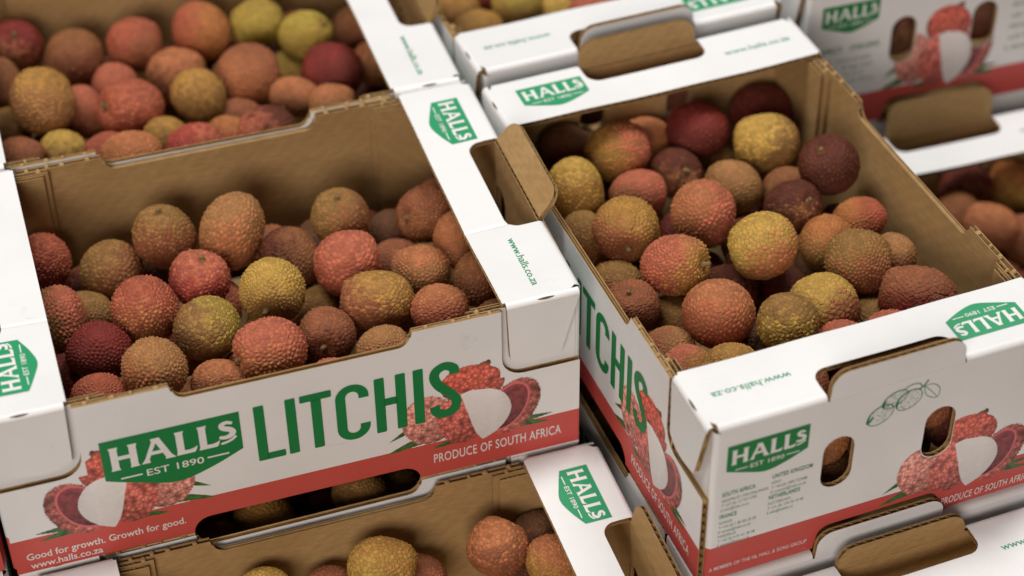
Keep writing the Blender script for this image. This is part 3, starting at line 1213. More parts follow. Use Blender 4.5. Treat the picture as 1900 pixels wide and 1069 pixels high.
# ------------------------------------------------------------------ litchis
def scatter(n, rng):
    """random points on the sphere pushed apart a little: no visible rows"""
    p = rng.normal(size=(n, 3))
    p /= np.linalg.norm(p, axis=1, keepdims=True)
    rad = 1.9 * math.sqrt(4 * PI / n)
    for _ in range(26):
        d = p[:, None, :] - p[None]
        q = np.sqrt((d ** 2).sum(2)) + np.eye(n) * 9
        w = np.clip(1 - q / rad, 0, None) ** 2 / q
        p = p + (d * w[..., None]).sum(1) * rad * 0.16
        p /= np.linalg.norm(p, axis=1, keepdims=True)
    return p


def smooth01(x, a, b):
    t = np.clip((x - a) / (b - a), 0, 1)
    return t * t * (3 - 2 * t)


_bm = bmesh.new()
bmesh.ops.create_icosphere(_bm, subdivisions=7, radius=1.0)
_ico_v = np.array([v.co[:] for v in _bm.verts])
_ico_f = [tuple(v.index for v in f.verts) for f in _bm.faces]
_bm.free()


def litchi_mesh(name, style, seed):
    rng = np.random.default_rng(seed)
    n = {'p': 640, 'c': 520, 'w': 600}[style] + int(rng.integers(-60, 90))
    V = _ico_v / np.linalg.norm(_ico_v, axis=1, keepdims=True)
    pts = scatter(n, rng)
    Q = V.copy()
    if style == 'w':
        Q = Q + 0.05 * np.sin(Q[:, [1, 2, 0]] * 7 + rng.uniform(0, 6, 3))
        st = np.array([1.0, 1.0, 2.1])
    else:
        Q = Q + 0.03 * np.sin(Q[:, [1, 2, 0]] * 6 + rng.uniform(0, 6, 3))
        st = np.ones(3)
    d1 = np.full(len(V), 9.0)
    d2 = np.full(len(V), 9.0)
    cid = np.zeros(len(V), int)
    Qs, Ps = (Q * st).astype(np.float32), (pts * st).astype(np.float32)
    for s in range(0, len(V), 6000):
        dd = ((Qs[s:s + 6000, None, :] - Ps[None]) ** 2).sum(2)
        o = np.argpartition(dd, 2, axis=1)[:, :2]
        a = np.take_along_axis(dd, o, 1)
        sw = a[:, 0] > a[:, 1]
        o[sw] = o[sw][:, ::-1]
        a = np.sort(a, 1)
        d1[s:s + 6000] = np.sqrt(a[:, 0])
        d2[s:s + 6000] = np.sqrt(a[:, 1])
        cid[s:s + 6000] = o[:, 0]
    spc = math.sqrt(4 * PI / n)
    edge = (d2 - d1) / spc
    hv = rng.uniform(0, 1, len(pts))
    hcell = hv[cid]
    tip = np.clip(1 - d1 / (0.33 * spc), 0, 1)
    if style == 'p':
        rel = 0.020 * smooth01(edge, 0.0, 0.30) * (0.7 + 0.5 * hcell) + 0.050 * tip * (0.45 + 0.8 * hcell)
    elif style == 'c':
        rel = 0.022 * smooth01(edge, 0.0, 0.20) * (0.75 + 0.5 * hcell) + 0.026 * tip * (0.2 + 1.1 * hcell)
    else:
        rel = 0.030 * smooth01(edge, 0.0, 0.32) * (0.5 + 0.9 * hcell) + 0.012 * tip * hcell
    z = V[:, 2]
    th = np.arccos(np.clip(z, -1, 1))
    r = np.ones(len(V))
    phi = np.arctan2(V[:, 1], V[:, 0])
    r += (0.05 + 0.025 * np.cos(2 * phi + rng.uniform(0, 6))) * np.exp(-((th - 0.72) / 0.36) ** 2) - 0.15 * np.exp(-(th / 0.30) ** 2) - 0.035 * np.exp(-((PI - th) / 0.6) ** 2)
    r += 0.012 * np.exp(-(np.sin(phi - 1.0) / 0.12) ** 2) * np.sin(th) * np.where(np.cos(phi - 1.0) > 0, -1, 0)
    for k in range(5):
        a = rng.normal(size=3)
        a /= np.linalg.norm(a)
        r += 0.024 * rng.normal() * np.cos(2.2 * (V @ a) + rng.uniform(0, 6))
    near = smooth01(th, 0.10, 0.5)
    r += rel * (0.35 + 0.65 * near) - 0.02
    for k in range(14):
        a = rng.normal(size=3)
        a /= np.linalg.norm(a)
        r += 0.0016 * np.sin(rng.uniform(60, 120) * (V @ a) + rng.uniform(0, 6))
    P = V * r[:, None]
    me = bpy.data.meshes.new(name)
    me.from_pydata(P.tolist(), [], _ico_f)
    for nm, val in (('relief', edge), ('tip', tip), ('cell', hcell)):
        at = me.attributes.new(nm, 'FLOAT', 'POINT')
        at.data.foreach_set('value', val.astype(np.float32))
    me.polygons.foreach_set('use_smooth', [True] * len(_ico_f))
    me.materials.append(SKIN)
    me.update()
    return me


LM = {}
for sty, cnt in (('p', 3), ('c', 4), ('w', 2)):
    LM[sty] = [litchi_mesh('litchi', sty, 17 * i + {'p': 100, 'c': 200, 'w': 300}[sty]) for i in range(cnt)]


def stem_mesh():
    a = Acc()
    rr = random.Random(4)
    rings = [(0.80, 0.17), (0.86, 0.15), (0.90, 0.105), (0.95, 0.075), (1.00, 0.07), (1.045, 0.085), (1.06, 0.05)]
    vs = []
    for i, (z, r) in enumerate(rings):
        for k in range(9):
            t = 2 * PI * k / 9
            q = r * (1 + rr.uniform(-.22, .22))
            vs.append((q * math.cos(t) + 0.02 * i * .6, q * math.sin(t), z))
    fs = [(i * 9 + k, i * 9 + (k + 1) % 9, (i + 1) * 9 + (k + 1) % 9, (i + 1) * 9 + k) for i in range(len(rings) - 1) for k in range(9)]
    fs.append(tuple(range((len(rings) - 1) * 9, len(rings) * 9)))
    me = bpy.data.meshes.new('stem')
    me.from_pydata(vs, [], fs)
    me.polygons.foreach_set('use_smooth', [True] * len(fs))
    me.materials.append(STEM)
    me.update()
    return me


STEM_ME = stem_mesh()
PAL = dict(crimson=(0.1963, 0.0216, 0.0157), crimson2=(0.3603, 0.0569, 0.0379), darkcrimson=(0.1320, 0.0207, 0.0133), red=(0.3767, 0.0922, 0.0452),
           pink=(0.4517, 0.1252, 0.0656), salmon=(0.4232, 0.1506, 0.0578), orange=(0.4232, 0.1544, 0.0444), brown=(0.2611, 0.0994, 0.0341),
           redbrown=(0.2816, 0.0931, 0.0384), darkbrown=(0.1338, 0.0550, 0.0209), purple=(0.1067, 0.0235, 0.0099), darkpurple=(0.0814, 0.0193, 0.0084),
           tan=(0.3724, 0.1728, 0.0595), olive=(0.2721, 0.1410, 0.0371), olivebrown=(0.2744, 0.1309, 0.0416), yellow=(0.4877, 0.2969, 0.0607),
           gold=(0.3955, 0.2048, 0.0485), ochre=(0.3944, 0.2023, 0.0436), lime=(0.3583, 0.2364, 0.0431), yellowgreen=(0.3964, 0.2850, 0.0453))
BOXNAME = dict(A='left', B='back left', C='right', D='back', H='low right', I='low front', A2='low slot', C2='low gap', G='upper right')
# box, x, y, z, radius (mm), (sx, sy, sz), quaternion, skin a, skin b, style, variant, stem, blush direction, label
FRUITS = [  # filler fruits deep in the gaps: dark skins stand in for shade
    ('A', 47.8, 165.4, 60.0, 16.44, (0.96, 0.945, 0.967), (-0.313, -0.366, 0.875, 0.046), 'crimson', 'red', 'p', 1, 0, (-0.21, -0.2, -0.96), 'dark crimson litchi half under the flange at the back left corner of the left carton'),
    ('A', 81.3, 152.8, 55.3, 17.2, (1.007, 1.002, 0.998), (0.059, -0.648, 0.757, -0.052), 'brown', 'olive', 'c', 11, 0, (-0.5, 0.53, -0.69), 'brown orange litchi with an olive crown under the kraft back flap of the left carton'),
    ('A', 113.3, 154.0, 69.6, 18.21, (0.936, 0.969, 0.979), (0.684, -0.021, -0.074, -0.725), 'redbrown', 'olive', 'c', 1, 1, (-0.39, 0.21, 0.89), 'heart shaped litchi with olive shoulders and upright stem against the back wall of left carton'),
    ('A', 148.1, 144.9, 72.4, 19.44, (0.924, 0.87, 1.114), (0.113, 0.951, 0.158, -0.242), 'tan', 'salmon', 'c', 10, 0, (-0.05, 0.48, 0.87), 'tall oval tan litchi highest against the back wall of the left carton'),
    ('A', 125.4, 115.0, 67.5, 16.31, (1.011, 1.02, 0.886), (0.109, 0.087, 0.022, 0.99), 'crimson2', 'pink', 'c', 6, 1, (0.08, -0.47, 0.88), 'bright crimson litchi below the tall oval tan one in the left carton'),
    ('A', 175.1, 124.6, 60.9, 17.15, (0.931, 0.963, 1.026), (0.252, 0.692, -0.648, 0.194), 'brown', 'purple', 'c', 5, 0, (-0.18, 0.92, -0.34), 'dull brown litchi behind the yellow one in the middle of the left carton'),
    ('A', 207.2, 138.7, 70.0, 16.44, (1.034, 0.974, 0.943), (0.88, 0.01, -0.018, -0.474), 'olive', 'brown', 'c', 2, 1, (0.92, 0.35, -0.17), 'olive green litchi with a tiny stem against the back wall of the left carton'),
    ('A', 202.6, 103.3, 66.3, 18.55, (0.969, 0.964, 1.023), (0.606, -0.354, 0.548, -0.456), 'red', 'pink', 'c', 7, 0, (-0.76, -0.59, 0.26), 'large rosy red litchi right of the yellow one in the left carton'),
    ('A', 238.0, 147.2, 42.2, 15.85, (0.939, 0.967, 0.997), (-0.028, 0.362, 0.895, -0.258), 'darkbrown', 'purple', 'c', 1, 0, (-0.21, -0.27, 0.94), 'shadowed dark brown litchi between the olive and red brown ones at back of left carton'),
    ('A', 255.2, 133.4, 65.0, 16.61, (1.006, 0.999, 0.971), (0.769, 0.383, -0.458, -0.23), 'redbrown', 'brown', 'c', 1, 1, (0.04, -0.95, 0.3), 'red brown litchi with a dark stem scar at the back right of the left carton'),
    ('A', 264.7, 104.7, 65.7, 14.94, (0.894, 0.904, 1.097), (0.237, 0.864, -0.44, -0.065), 'salmon', 'brown', 'c', 1, 0, (0.88, -0.41, -0.22), 'orange brown litchi cut off by the right flange of left carton, below red brown one'),
    ('A', 239.5, 88.5, 62.0, 15.49, (0.953, 0.953, 1.042), (-0.333, -0.43, 0.642, 0.54), 'tan', 'salmon', 'p', 0, 0, (-0.56, 0.82, -0.12), 'tan orange bumpy litchi between rosy and orange brown ones in the left carton'),
    ('A', 157.9, 86.5, 74.0, 18.36, (0.97, 0.987, 0.91), (-0.303, -0.046, 0.755, -0.579), 'yellow', 'olive', 'p', 3, 1, (-0.34, 0.43, 0.84), 'bright yellow olive spiny litchi in the centre of the left carton'),
    ('A', 130.9, 126.4, 38.6, 16.66, (0.96, 0.93, 1.03), (-0.185, 0.667, -0.327, 0.643), 'pink', 'tan', 'c', 8, 0, (0.01, 1.0, -0.04), 'pink tan litchi mostly hidden behind the olive brown one in the left carton'),
    ('A', 120.8, 75.2, 68.5, 17.44, (1.002, 0.974, 0.972), (-0.278, 0.862, 0.422, -0.036), 'olivebrown', 'lime', 'c', 0, 0, (0.67, 0.29, -0.68), 'olive brown litchi with a lime green cheek in the middle of left carton'),
    ('A', 91.5, 97.0, 70.8, 17.85, (0.991, 0.975, 0.988), (0.03, 0.487, 0.814, 0.317), 'red', 'salmon', 'p', 9, 0, (-0.62, -0.78, 0.09), 'round salmon red litchi left of the olive brown one in the left carton'),
    ('A', 47.2, 111.5, 65.2, 16.17, (0.885, 0.896, 1.082), (0.234, 0.712, 0.623, -0.226), 'olivebrown', 'pink', 'p', 1, 0, (-0.21, 0.91, -0.36), 'olive brown litchi with pink cheek beside the left flange of the left carton'),
    ('A', 63.3, 129.3, 47.9, 14.6, (0.982, 0.944, 1.024), (0.621, 0.316, 0.658, 0.286), 'olive', 'brown', 'c', 5, 0, (-0.13, -0.97, -0.19), 'small olive brown litchi tucked behind the one beside the left flange, left carton'),
    ('A', 64.9, 76.6, 65.3, 16.42, (1.038, 1.013, 0.918), (0.538, 0.319, -0.756, 0.195), 'crimson', 'darkcrimson', 'p', 8, 1, (-0.37, -0.38, 0.85), 'dark crimson litchi at the front left of the left carton, above the front lip'),
    ('A', 88.5, 43.0, 76.0, 17.11, (0.998, 0.942, 0.979), (-0.156, 0.84, -0.467, -0.229), 'tan', 'salmon', 'p', 0, 0, (0.53, 0.77, 0.37), 'tan golden litchi leaning on the left shoulder of the front lip of left carton'),
    ('A', 104.9, 86.7, 45.1, 14.34, (0.96, 0.936, 1.013), (0.244, 0.776, 0.096, 0.573), 'pink', 'redbrown', 'c', 6, 0, (-0.94, 0.33, 0.11), 'pink litchi peeping out behind the tan golden one at front of left carton'),
    ('A', 117.2, 33.7, 66.0, 13.76, (0.897, 0.885, 1.064), (0.317, 0.746, 0.151, 0.566), 'redbrown', 'salmon', 'w', 8, 0, (0.98, 0.15, -0.12), 'wrinkled orange brown litchi in the lip dip of the left carton'),
    ('A', 146.3, 40.0, 74.0, 17.83, (0.909, 0.943, 1.052), (-0.467, -0.581, 0.275, 0.607), 'pink', 'salmon', 'p', 4, 1, (0.9, -0.34, 0.27), 'big bright pink litchi with stem at its left in the front of left carton'),
    ('A', 179.0, 51.5, 65.6, 15.46, (0.978, 0.972, 0.96), (0.257, -0.041, -0.616, 0.743), 'redbrown', 'purple', 'c', 6, 1, (-0.27, 0.77, 0.58), 'dark red brown litchi showing a star shaped stem scar, right of big bright pink one'),
    ('A', 208.6, 64.4, 69.8, 18.42, (0.901, 0.887, 1.11), (-0.407, -0.393, 0.603, 0.563), 'redbrown', 'gold', 'c', 8, 0, (-0.18, 0.7, -0.69), 'broad purple litchi with golden mottling in the right half of the left carton'),
    ('A', 238.7, 50.7, 68.0, 14.3, (0.907, 0.931, 1.129), (0.405, 0.733, 0.297, 0.459), 'pink', 'salmon', 'c', 0, 0, (0.84, 0.5, -0.22), 'pale pink litchi behind the right shoulder of the front lip of left carton'),
    ('A', 267.1, 71.7, 64.0, 15.39, (0.92, 0.945, 1.04), (-0.177, -0.625, 0.747, -0.143), 'redbrown', 'brown', 'c', 3, 0, (0.02, 0.99, -0.1), 'brown red litchi cut off by the right flange near the front of left carton'),
    ('A', 201.0, 23.2, 72.0, 13.78, (0.945, 0.982, 1.001), (0.723, 0.128, 0.67, 0.114), 'tan', 'pink', 'p', 5, 0, (0.36, -0.9, -0.26), 'small tan prickly litchi at right end of the lip dip of left carton'),
    ('A', 174.2, 20.2, 62.2, 13.75, (0.935, 0.923, 1.013), (0.581, -0.624, -0.242, 0.464), 'pink', 'red', 'p', 9, 0, (-0.52, 0.83, -0.22), 'pink litchi whose top just shows over the middle of the left carton lip'),
    ('A', 58.8, 40.5, 66.0, 14.34, (0.983, 0.927, 1.003), (0.665, 0.083, 0.738, -0.077), 'red', 'pink', 'p', 11, 0, (0.66, -0.75, -0.01), 'rosy litchi whose top shows over the lip at front left of the left carton'),
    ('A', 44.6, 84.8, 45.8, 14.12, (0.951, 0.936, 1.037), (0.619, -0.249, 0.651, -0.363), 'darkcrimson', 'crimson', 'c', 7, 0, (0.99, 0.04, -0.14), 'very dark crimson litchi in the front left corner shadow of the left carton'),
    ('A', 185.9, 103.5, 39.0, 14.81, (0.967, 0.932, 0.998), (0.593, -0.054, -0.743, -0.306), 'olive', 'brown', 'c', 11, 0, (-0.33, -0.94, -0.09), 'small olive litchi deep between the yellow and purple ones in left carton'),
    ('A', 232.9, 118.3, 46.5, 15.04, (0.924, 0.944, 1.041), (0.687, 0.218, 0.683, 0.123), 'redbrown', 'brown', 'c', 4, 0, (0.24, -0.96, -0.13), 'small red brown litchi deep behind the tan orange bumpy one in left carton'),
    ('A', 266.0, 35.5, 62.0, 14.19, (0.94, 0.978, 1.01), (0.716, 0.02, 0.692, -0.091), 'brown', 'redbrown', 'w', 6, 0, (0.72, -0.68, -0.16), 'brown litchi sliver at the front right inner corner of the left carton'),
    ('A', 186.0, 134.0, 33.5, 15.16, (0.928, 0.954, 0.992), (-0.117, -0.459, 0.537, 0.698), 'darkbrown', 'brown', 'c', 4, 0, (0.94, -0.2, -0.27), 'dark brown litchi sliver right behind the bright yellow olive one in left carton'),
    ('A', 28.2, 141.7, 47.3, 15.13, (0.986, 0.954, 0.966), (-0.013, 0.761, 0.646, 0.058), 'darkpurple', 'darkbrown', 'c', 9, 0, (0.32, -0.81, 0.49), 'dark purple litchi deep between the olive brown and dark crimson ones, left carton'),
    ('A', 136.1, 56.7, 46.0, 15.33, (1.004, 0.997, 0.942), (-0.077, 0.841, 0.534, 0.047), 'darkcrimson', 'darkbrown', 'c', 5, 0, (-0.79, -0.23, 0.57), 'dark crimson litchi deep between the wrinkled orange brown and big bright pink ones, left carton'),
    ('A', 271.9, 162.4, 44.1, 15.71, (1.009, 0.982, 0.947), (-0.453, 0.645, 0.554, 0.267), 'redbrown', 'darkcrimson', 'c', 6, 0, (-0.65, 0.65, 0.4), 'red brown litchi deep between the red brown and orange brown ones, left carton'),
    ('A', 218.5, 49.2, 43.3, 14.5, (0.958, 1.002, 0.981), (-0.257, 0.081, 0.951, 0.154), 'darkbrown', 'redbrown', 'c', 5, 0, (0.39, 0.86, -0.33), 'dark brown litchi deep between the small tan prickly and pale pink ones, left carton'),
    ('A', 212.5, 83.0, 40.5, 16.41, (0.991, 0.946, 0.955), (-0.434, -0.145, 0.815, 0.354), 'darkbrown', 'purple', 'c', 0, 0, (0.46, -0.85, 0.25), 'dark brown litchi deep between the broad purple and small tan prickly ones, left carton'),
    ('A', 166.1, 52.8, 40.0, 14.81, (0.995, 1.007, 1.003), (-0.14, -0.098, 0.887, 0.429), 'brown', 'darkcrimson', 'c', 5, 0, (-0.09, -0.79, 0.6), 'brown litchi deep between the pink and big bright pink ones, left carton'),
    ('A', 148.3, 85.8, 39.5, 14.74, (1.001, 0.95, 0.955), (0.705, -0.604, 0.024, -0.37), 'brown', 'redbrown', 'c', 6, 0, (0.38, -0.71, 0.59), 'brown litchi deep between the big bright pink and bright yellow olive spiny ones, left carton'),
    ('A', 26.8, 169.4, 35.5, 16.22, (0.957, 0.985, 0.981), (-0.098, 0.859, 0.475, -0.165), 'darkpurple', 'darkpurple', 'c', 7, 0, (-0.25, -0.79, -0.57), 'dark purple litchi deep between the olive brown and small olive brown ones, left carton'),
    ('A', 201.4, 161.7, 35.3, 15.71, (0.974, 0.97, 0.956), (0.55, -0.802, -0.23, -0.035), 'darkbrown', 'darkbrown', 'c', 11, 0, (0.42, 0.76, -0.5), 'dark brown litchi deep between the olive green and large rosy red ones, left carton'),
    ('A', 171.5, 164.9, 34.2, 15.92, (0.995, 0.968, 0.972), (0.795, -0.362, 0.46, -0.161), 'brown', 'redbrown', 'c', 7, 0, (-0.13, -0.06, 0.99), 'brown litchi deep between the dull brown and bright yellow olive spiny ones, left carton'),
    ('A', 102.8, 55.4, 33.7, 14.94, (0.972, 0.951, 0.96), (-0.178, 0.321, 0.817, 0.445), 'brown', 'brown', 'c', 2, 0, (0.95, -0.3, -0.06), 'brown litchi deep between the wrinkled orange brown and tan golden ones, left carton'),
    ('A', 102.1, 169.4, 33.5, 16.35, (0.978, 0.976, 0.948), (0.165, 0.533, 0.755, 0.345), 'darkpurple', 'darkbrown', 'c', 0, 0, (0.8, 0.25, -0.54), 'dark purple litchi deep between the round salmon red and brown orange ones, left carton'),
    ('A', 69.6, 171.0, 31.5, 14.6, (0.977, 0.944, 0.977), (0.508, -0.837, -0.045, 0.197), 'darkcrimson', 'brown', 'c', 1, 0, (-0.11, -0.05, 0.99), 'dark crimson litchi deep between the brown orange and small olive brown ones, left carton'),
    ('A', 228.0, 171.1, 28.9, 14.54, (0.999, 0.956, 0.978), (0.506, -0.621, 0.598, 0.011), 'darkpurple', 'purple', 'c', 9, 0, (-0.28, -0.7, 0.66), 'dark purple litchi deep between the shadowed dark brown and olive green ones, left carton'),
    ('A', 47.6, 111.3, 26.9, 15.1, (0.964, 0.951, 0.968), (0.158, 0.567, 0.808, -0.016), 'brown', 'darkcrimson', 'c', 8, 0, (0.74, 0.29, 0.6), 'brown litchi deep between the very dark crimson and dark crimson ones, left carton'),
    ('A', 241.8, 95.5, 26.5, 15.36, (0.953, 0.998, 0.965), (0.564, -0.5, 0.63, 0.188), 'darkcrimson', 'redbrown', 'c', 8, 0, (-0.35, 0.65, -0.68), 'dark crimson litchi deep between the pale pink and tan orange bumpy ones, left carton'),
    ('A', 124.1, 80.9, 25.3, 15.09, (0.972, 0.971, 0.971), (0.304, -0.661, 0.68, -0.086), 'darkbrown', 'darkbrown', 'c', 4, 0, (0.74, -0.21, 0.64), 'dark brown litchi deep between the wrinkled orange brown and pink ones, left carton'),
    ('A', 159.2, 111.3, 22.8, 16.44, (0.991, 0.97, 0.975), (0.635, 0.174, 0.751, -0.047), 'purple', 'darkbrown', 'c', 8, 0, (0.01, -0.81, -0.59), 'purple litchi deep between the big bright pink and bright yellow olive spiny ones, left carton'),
    ('C', 340.1, 122.2, 69.3, 17.34, (0.918, 0.934, 1.037), (0.32, 0.942, 0.1, 0.003), 'ochre', 'yellow', 'c', 5, 0, (0.22, 0.16, -0.96), 'ochre yellow litchi next to the raised tab at the left of the right carton'),
    ('C', 376.4, 150.0, 66.0, 18.1, (0.933, 0.948, 1.063), (0.531, -0.087, -0.836, -0.102), 'ochre', 'pink', 'p', 4, 0, (-0.07, 0.11, -0.99), 'ochre litchi with pink cheek at the back left of the right carton'),
    ('C', 401.6, 171.0, 53.1, 16.03, (0.986, 0.942, 1.009), (0.574, -0.076, -0.764, -0.284), 'salmon', 'orange', 'c', 7, 0, (-0.37, -0.93, -0.05), 'smooth orange litchi peeping behind the ochre pink cheeked one in right carton'),
    ('C', 426.3, 155.6, 67.7, 17.89, (1.004, 0.997, 0.948), (-0.15, 0.172, 0.949, -0.217), 'crimson', 'darkcrimson', 'c', 8, 0, (-0.2, -0.37, 0.91), 'dark red litchi under the back flange of the right carton'),
    ('C', 459.4, 130.1, 67.5, 19.11, (0.929, 0.935, 0.988), (0.615, -0.214, -0.747, -0.136), 'olive', 'yellow', 'c', 5, 0, (0.78, -0.14, 0.61), 'olive yellow litchi with blushed right side at the back of the right carton'),
    ('C', 475.5, 173.4, 56.7, 17.51, (0.912, 0.919, 1.089), (-0.352, 0.61, -0.453, 0.547), 'darkcrimson', 'crimson', 'c', 0, 0, (0.44, 0.89, -0.09), 'very dark red litchi in shadow at the back right of the right carton'),
    ('C', 475.4, 82.0, 82.0, 18.61, (0.949, 0.958, 0.972), (0.926, 0.174, -0.246, -0.228), 'purple', 'darkpurple', 'c', 5, 1, (-0.07, -0.96, -0.26), 'smooth purple brown litchi with stem, highest by the right wall of the right carton'),
    ('C', 405.6, 133.4, 56.0, 15.65, (0.993, 0.968, 0.942), (0.855, 0.375, 0.18, -0.311), 'purple', 'brown', 'c', 9, 1, (0.46, -0.88, 0.09), 'small purple brown litchi with a yellow stem nub near the back of right carton'),
    ('C', 427.2, 103.1, 62.0, 16.76, (0.976, 0.946, 0.946), (-0.026, 0.113, 0.531, 0.839), 'tan', 'olive', 'c', 5, 0, (0.04, -0.31, -0.95), 'tan olive litchi behind the bright pink orange one in right carton'),
    ('C', 375.1, 116.5, 60.0, 15.95, (0.915, 0.947, 1.056), (0.341, 0.621, 0.402, 0.579), 'pink', 'brown', 'c', 11, 0, (-0.49, -0.3, -0.82), 'pink brown litchi behind the tan one with hanging stem in right carton'),
    ('C', 396.9, 76.3, 72.0, 19.23, (0.991, 0.944, 0.961), (-0.203, 0.722, 0.523, 0.406), 'salmon', 'pink', 'p', 6, 0, (-0.07, 1.0, -0.01), 'bright pink orange litchi in the middle of the right carton'),
    ('C', 448.9, 69.5, 66.0, 16.09, (0.956, 0.968, 1.002), (0.691, 0.343, -0.107, 0.627), 'purple', 'brown', 'c', 6, 1, (-0.99, 0.02, -0.12), 'dull purple litchi with yellow stem below the smooth purple brown one, right carton'),
    ('C', 460.4, 99.9, 53.7, 15.51, (0.935, 0.93, 1.003), (0.612, 0.47, 0.624, 0.118), 'brown', 'olive', 'c', 11, 0, (-0.14, -0.96, 0.24), 'olive brown litchi in shadow left of the smooth purple brown one, right carton'),
    ('C', 479.0, 51.2, 64.4, 14.36, (0.905, 0.909, 1.072), (-0.474, 0.57, -0.36, 0.567), 'orange', 'red', 'p', 1, 0, (0.51, 0.15, 0.85), 'orange red litchi touching the right wall of the right carton'),
    ('C', 351.7, 75.4, 72.4, 18.44, (0.962, 0.972, 1.006), (0.718, 0.675, -0.16, -0.061), 'ochre', 'redbrown', 'p', 5, 1, (-0.61, -0.47, 0.64), 'ochre litchi with reddish base and hanging stem at left of right carton'),
    ('C', 363.6, 32.4, 77.2, 18.16, (0.907, 0.909, 1.088), (0.841, 0.434, 0.307, 0.105), 'pink', 'ochre', 'p', 0, 1, (0.44, -0.38, 0.81), 'rosy litchi with ochre side and stem at right, front left of right carton'),
    ('C', 411.9, 28.6, 81.6, 18.27, (0.962, 0.941, 1.005), (-0.396, -0.445, 0.707, 0.382), 'yellow', 'salmon', 'c', 2, 0, (0.56, -0.77, -0.31), 'large pale yellow litchi with salmon belly in the centre of right carton'),
    ('C', 454.0, 37.1, 66.5, 15.66, (0.944, 0.998, 0.989), (-0.035, 0.219, 0.941, 0.257), 'orange', 'olive', 'c', 11, 0, (-0.18, -0.96, 0.2), 'orange ochre litchi right of the large pale yellow one in right carton'),
    ('C', 456.8, 6.5, 76.0, 17.54, (0.974, 0.961, 1.005), (0.569, -0.175, 0.73, -0.335), 'olive', 'redbrown', 'p', 7, 0, (0.9, -0.12, 0.42), 'olive litchi with knobbly reddish base at the right of right carton'),
    ('C', 484.0, 17.0, 62.0, 14.1, (0.926, 0.905, 1.035), (-0.127, 0.456, 0.837, -0.276), 'tan', 'brown', 'c', 11, 0, (-0.44, -0.1, 0.89), 'tan litchi tucked against the right wall of the right carton'),
    ('C', 476.9, -26.1, 71.2, 18.29, (0.886, 0.877, 1.156), (-0.462, 0.71, 0.006, -0.531), 'redbrown', 'crimson', 'w', 4, 0, (0.03, 0.96, -0.27), 'wide dark red brown litchi in the front right corner of right carton'),
    ('C', 428.2, -15.0, 70.8, 18.34, (0.965, 0.937, 1.034), (0.629, -0.332, -0.681, 0.173), 'yellow', 'redbrown', 'c', 0, 0, (-0.83, -0.12, -0.54), 'lemon yellow cracked litchi with brown flank near front of the right carton'),
    ('C', 399.2, -30.1, 78.2, 16.58, (0.925, 0.957, 0.995), (0.472, -0.237, 0.784, -0.326), 'olive', 'yellow', 'c', 4, 0, (0.97, -0.19, 0.15), 'olive yellow litchi at the front flange of the right carton'),
    ('C', 370.6, -8.9, 74.8, 18.57, (1.005, 0.967, 0.964), (0.247, 0.606, 0.541, 0.529), 'salmon', 'red', 'c', 2, 0, (-0.71, -0.57, -0.42), 'large orange red litchi near the front left of the right carton'),
    ('C', 394.0, 29.8, 55.2, 15.01, (0.933, 0.913, 1.087), (0.507, 0.224, -0.714, -0.428), 'purple', 'red', 'c', 11, 0, (0.28, -0.96, 0.03), 'dusky purple litchi behind the large orange red one in right carton'),
    ('C', 334.7, 21.1, 64.9, 15.11, (0.971, 0.991, 0.938), (0.246, -0.052, -0.092, 0.964), 'redbrown', 'purple', 'w', 0, 1, (-0.1, 0.86, -0.5), 'wrinkled red brown litchi with yellow stem on top by the left wall of right carton'),
    ('C', 338.7, 52.0, 54.8, 14.93, (0.983, 0.941, 1.02), (0.547, -0.015, -0.744, -0.384), 'brown', 'olive', 'c', 7, 0, (0.43, 0.9, 0.06), 'olive brown litchi behind the wrinkled red brown one in right carton'),
    ('C', 361.0, 21.3, 48.1, 14.47, (0.947, 0.943, 1.021), (-0.466, 0.662, 0.134, -0.571), 'olive', 'brown', 'c', 3, 0, (-0.17, 0.97, -0.18), 'dark olive litchi left of the large orange red one in right carton'),
    ('C', 343.8, -11.1, 58.0, 14.01, (0.98, 0.928, 1.03), (-0.085, 0.69, -0.284, -0.661), 'tan', 'redbrown', 'c', 8, 0, (-0.13, 0.35, 0.93), 'tan litchi behind the front left wall corner of the right carton'),
    ('C', 341.8, -38.9, 70.9, 13.62, (0.957, 0.951, 1.031), (0.079, 0.837, -0.076, 0.536), 'ochre', 'pink', 'c', 3, 0, (0.19, -0.25, -0.95), 'ochre pink litchi at the front left corner of the right carton'),
    ('C', 367.5, -38.3, 65.6, 13.75, (0.95, 0.927, 1.007), (0.607, -0.505, -0.605, 0.098), 'orange', 'gold', 'c', 1, 0, (0.95, -0.3, -0.1), 'golden orange litchi peeping over the front flange of right carton'),
    ('C', 335.8, 96.0, 53.6, 14.88, (0.869, 0.93, 1.129), (0.182, 0.842, -0.49, 0.133), 'olive', 'orange', 'c', 1, 0, (0.17, 0.42, 0.89), 'olive orange litchi in shadow below the ochre yellow one, right carton'),
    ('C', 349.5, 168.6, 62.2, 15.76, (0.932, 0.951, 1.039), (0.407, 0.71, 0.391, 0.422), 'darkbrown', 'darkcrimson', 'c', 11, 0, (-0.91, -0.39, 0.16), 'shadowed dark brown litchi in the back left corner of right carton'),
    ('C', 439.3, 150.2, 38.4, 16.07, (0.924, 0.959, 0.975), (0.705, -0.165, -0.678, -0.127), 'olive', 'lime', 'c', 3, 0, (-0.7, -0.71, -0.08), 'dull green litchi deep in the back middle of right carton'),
    ('C', 424.3, -45.5, 70.3, 13.82, (0.956, 0.954, 1.034), (0.449, -0.367, 0.656, -0.482), 'pink', 'red', 'p', 3, 0, (0.89, 0.45, 0.07), 'pink litchi sliver behind the front flange of the right carton'),
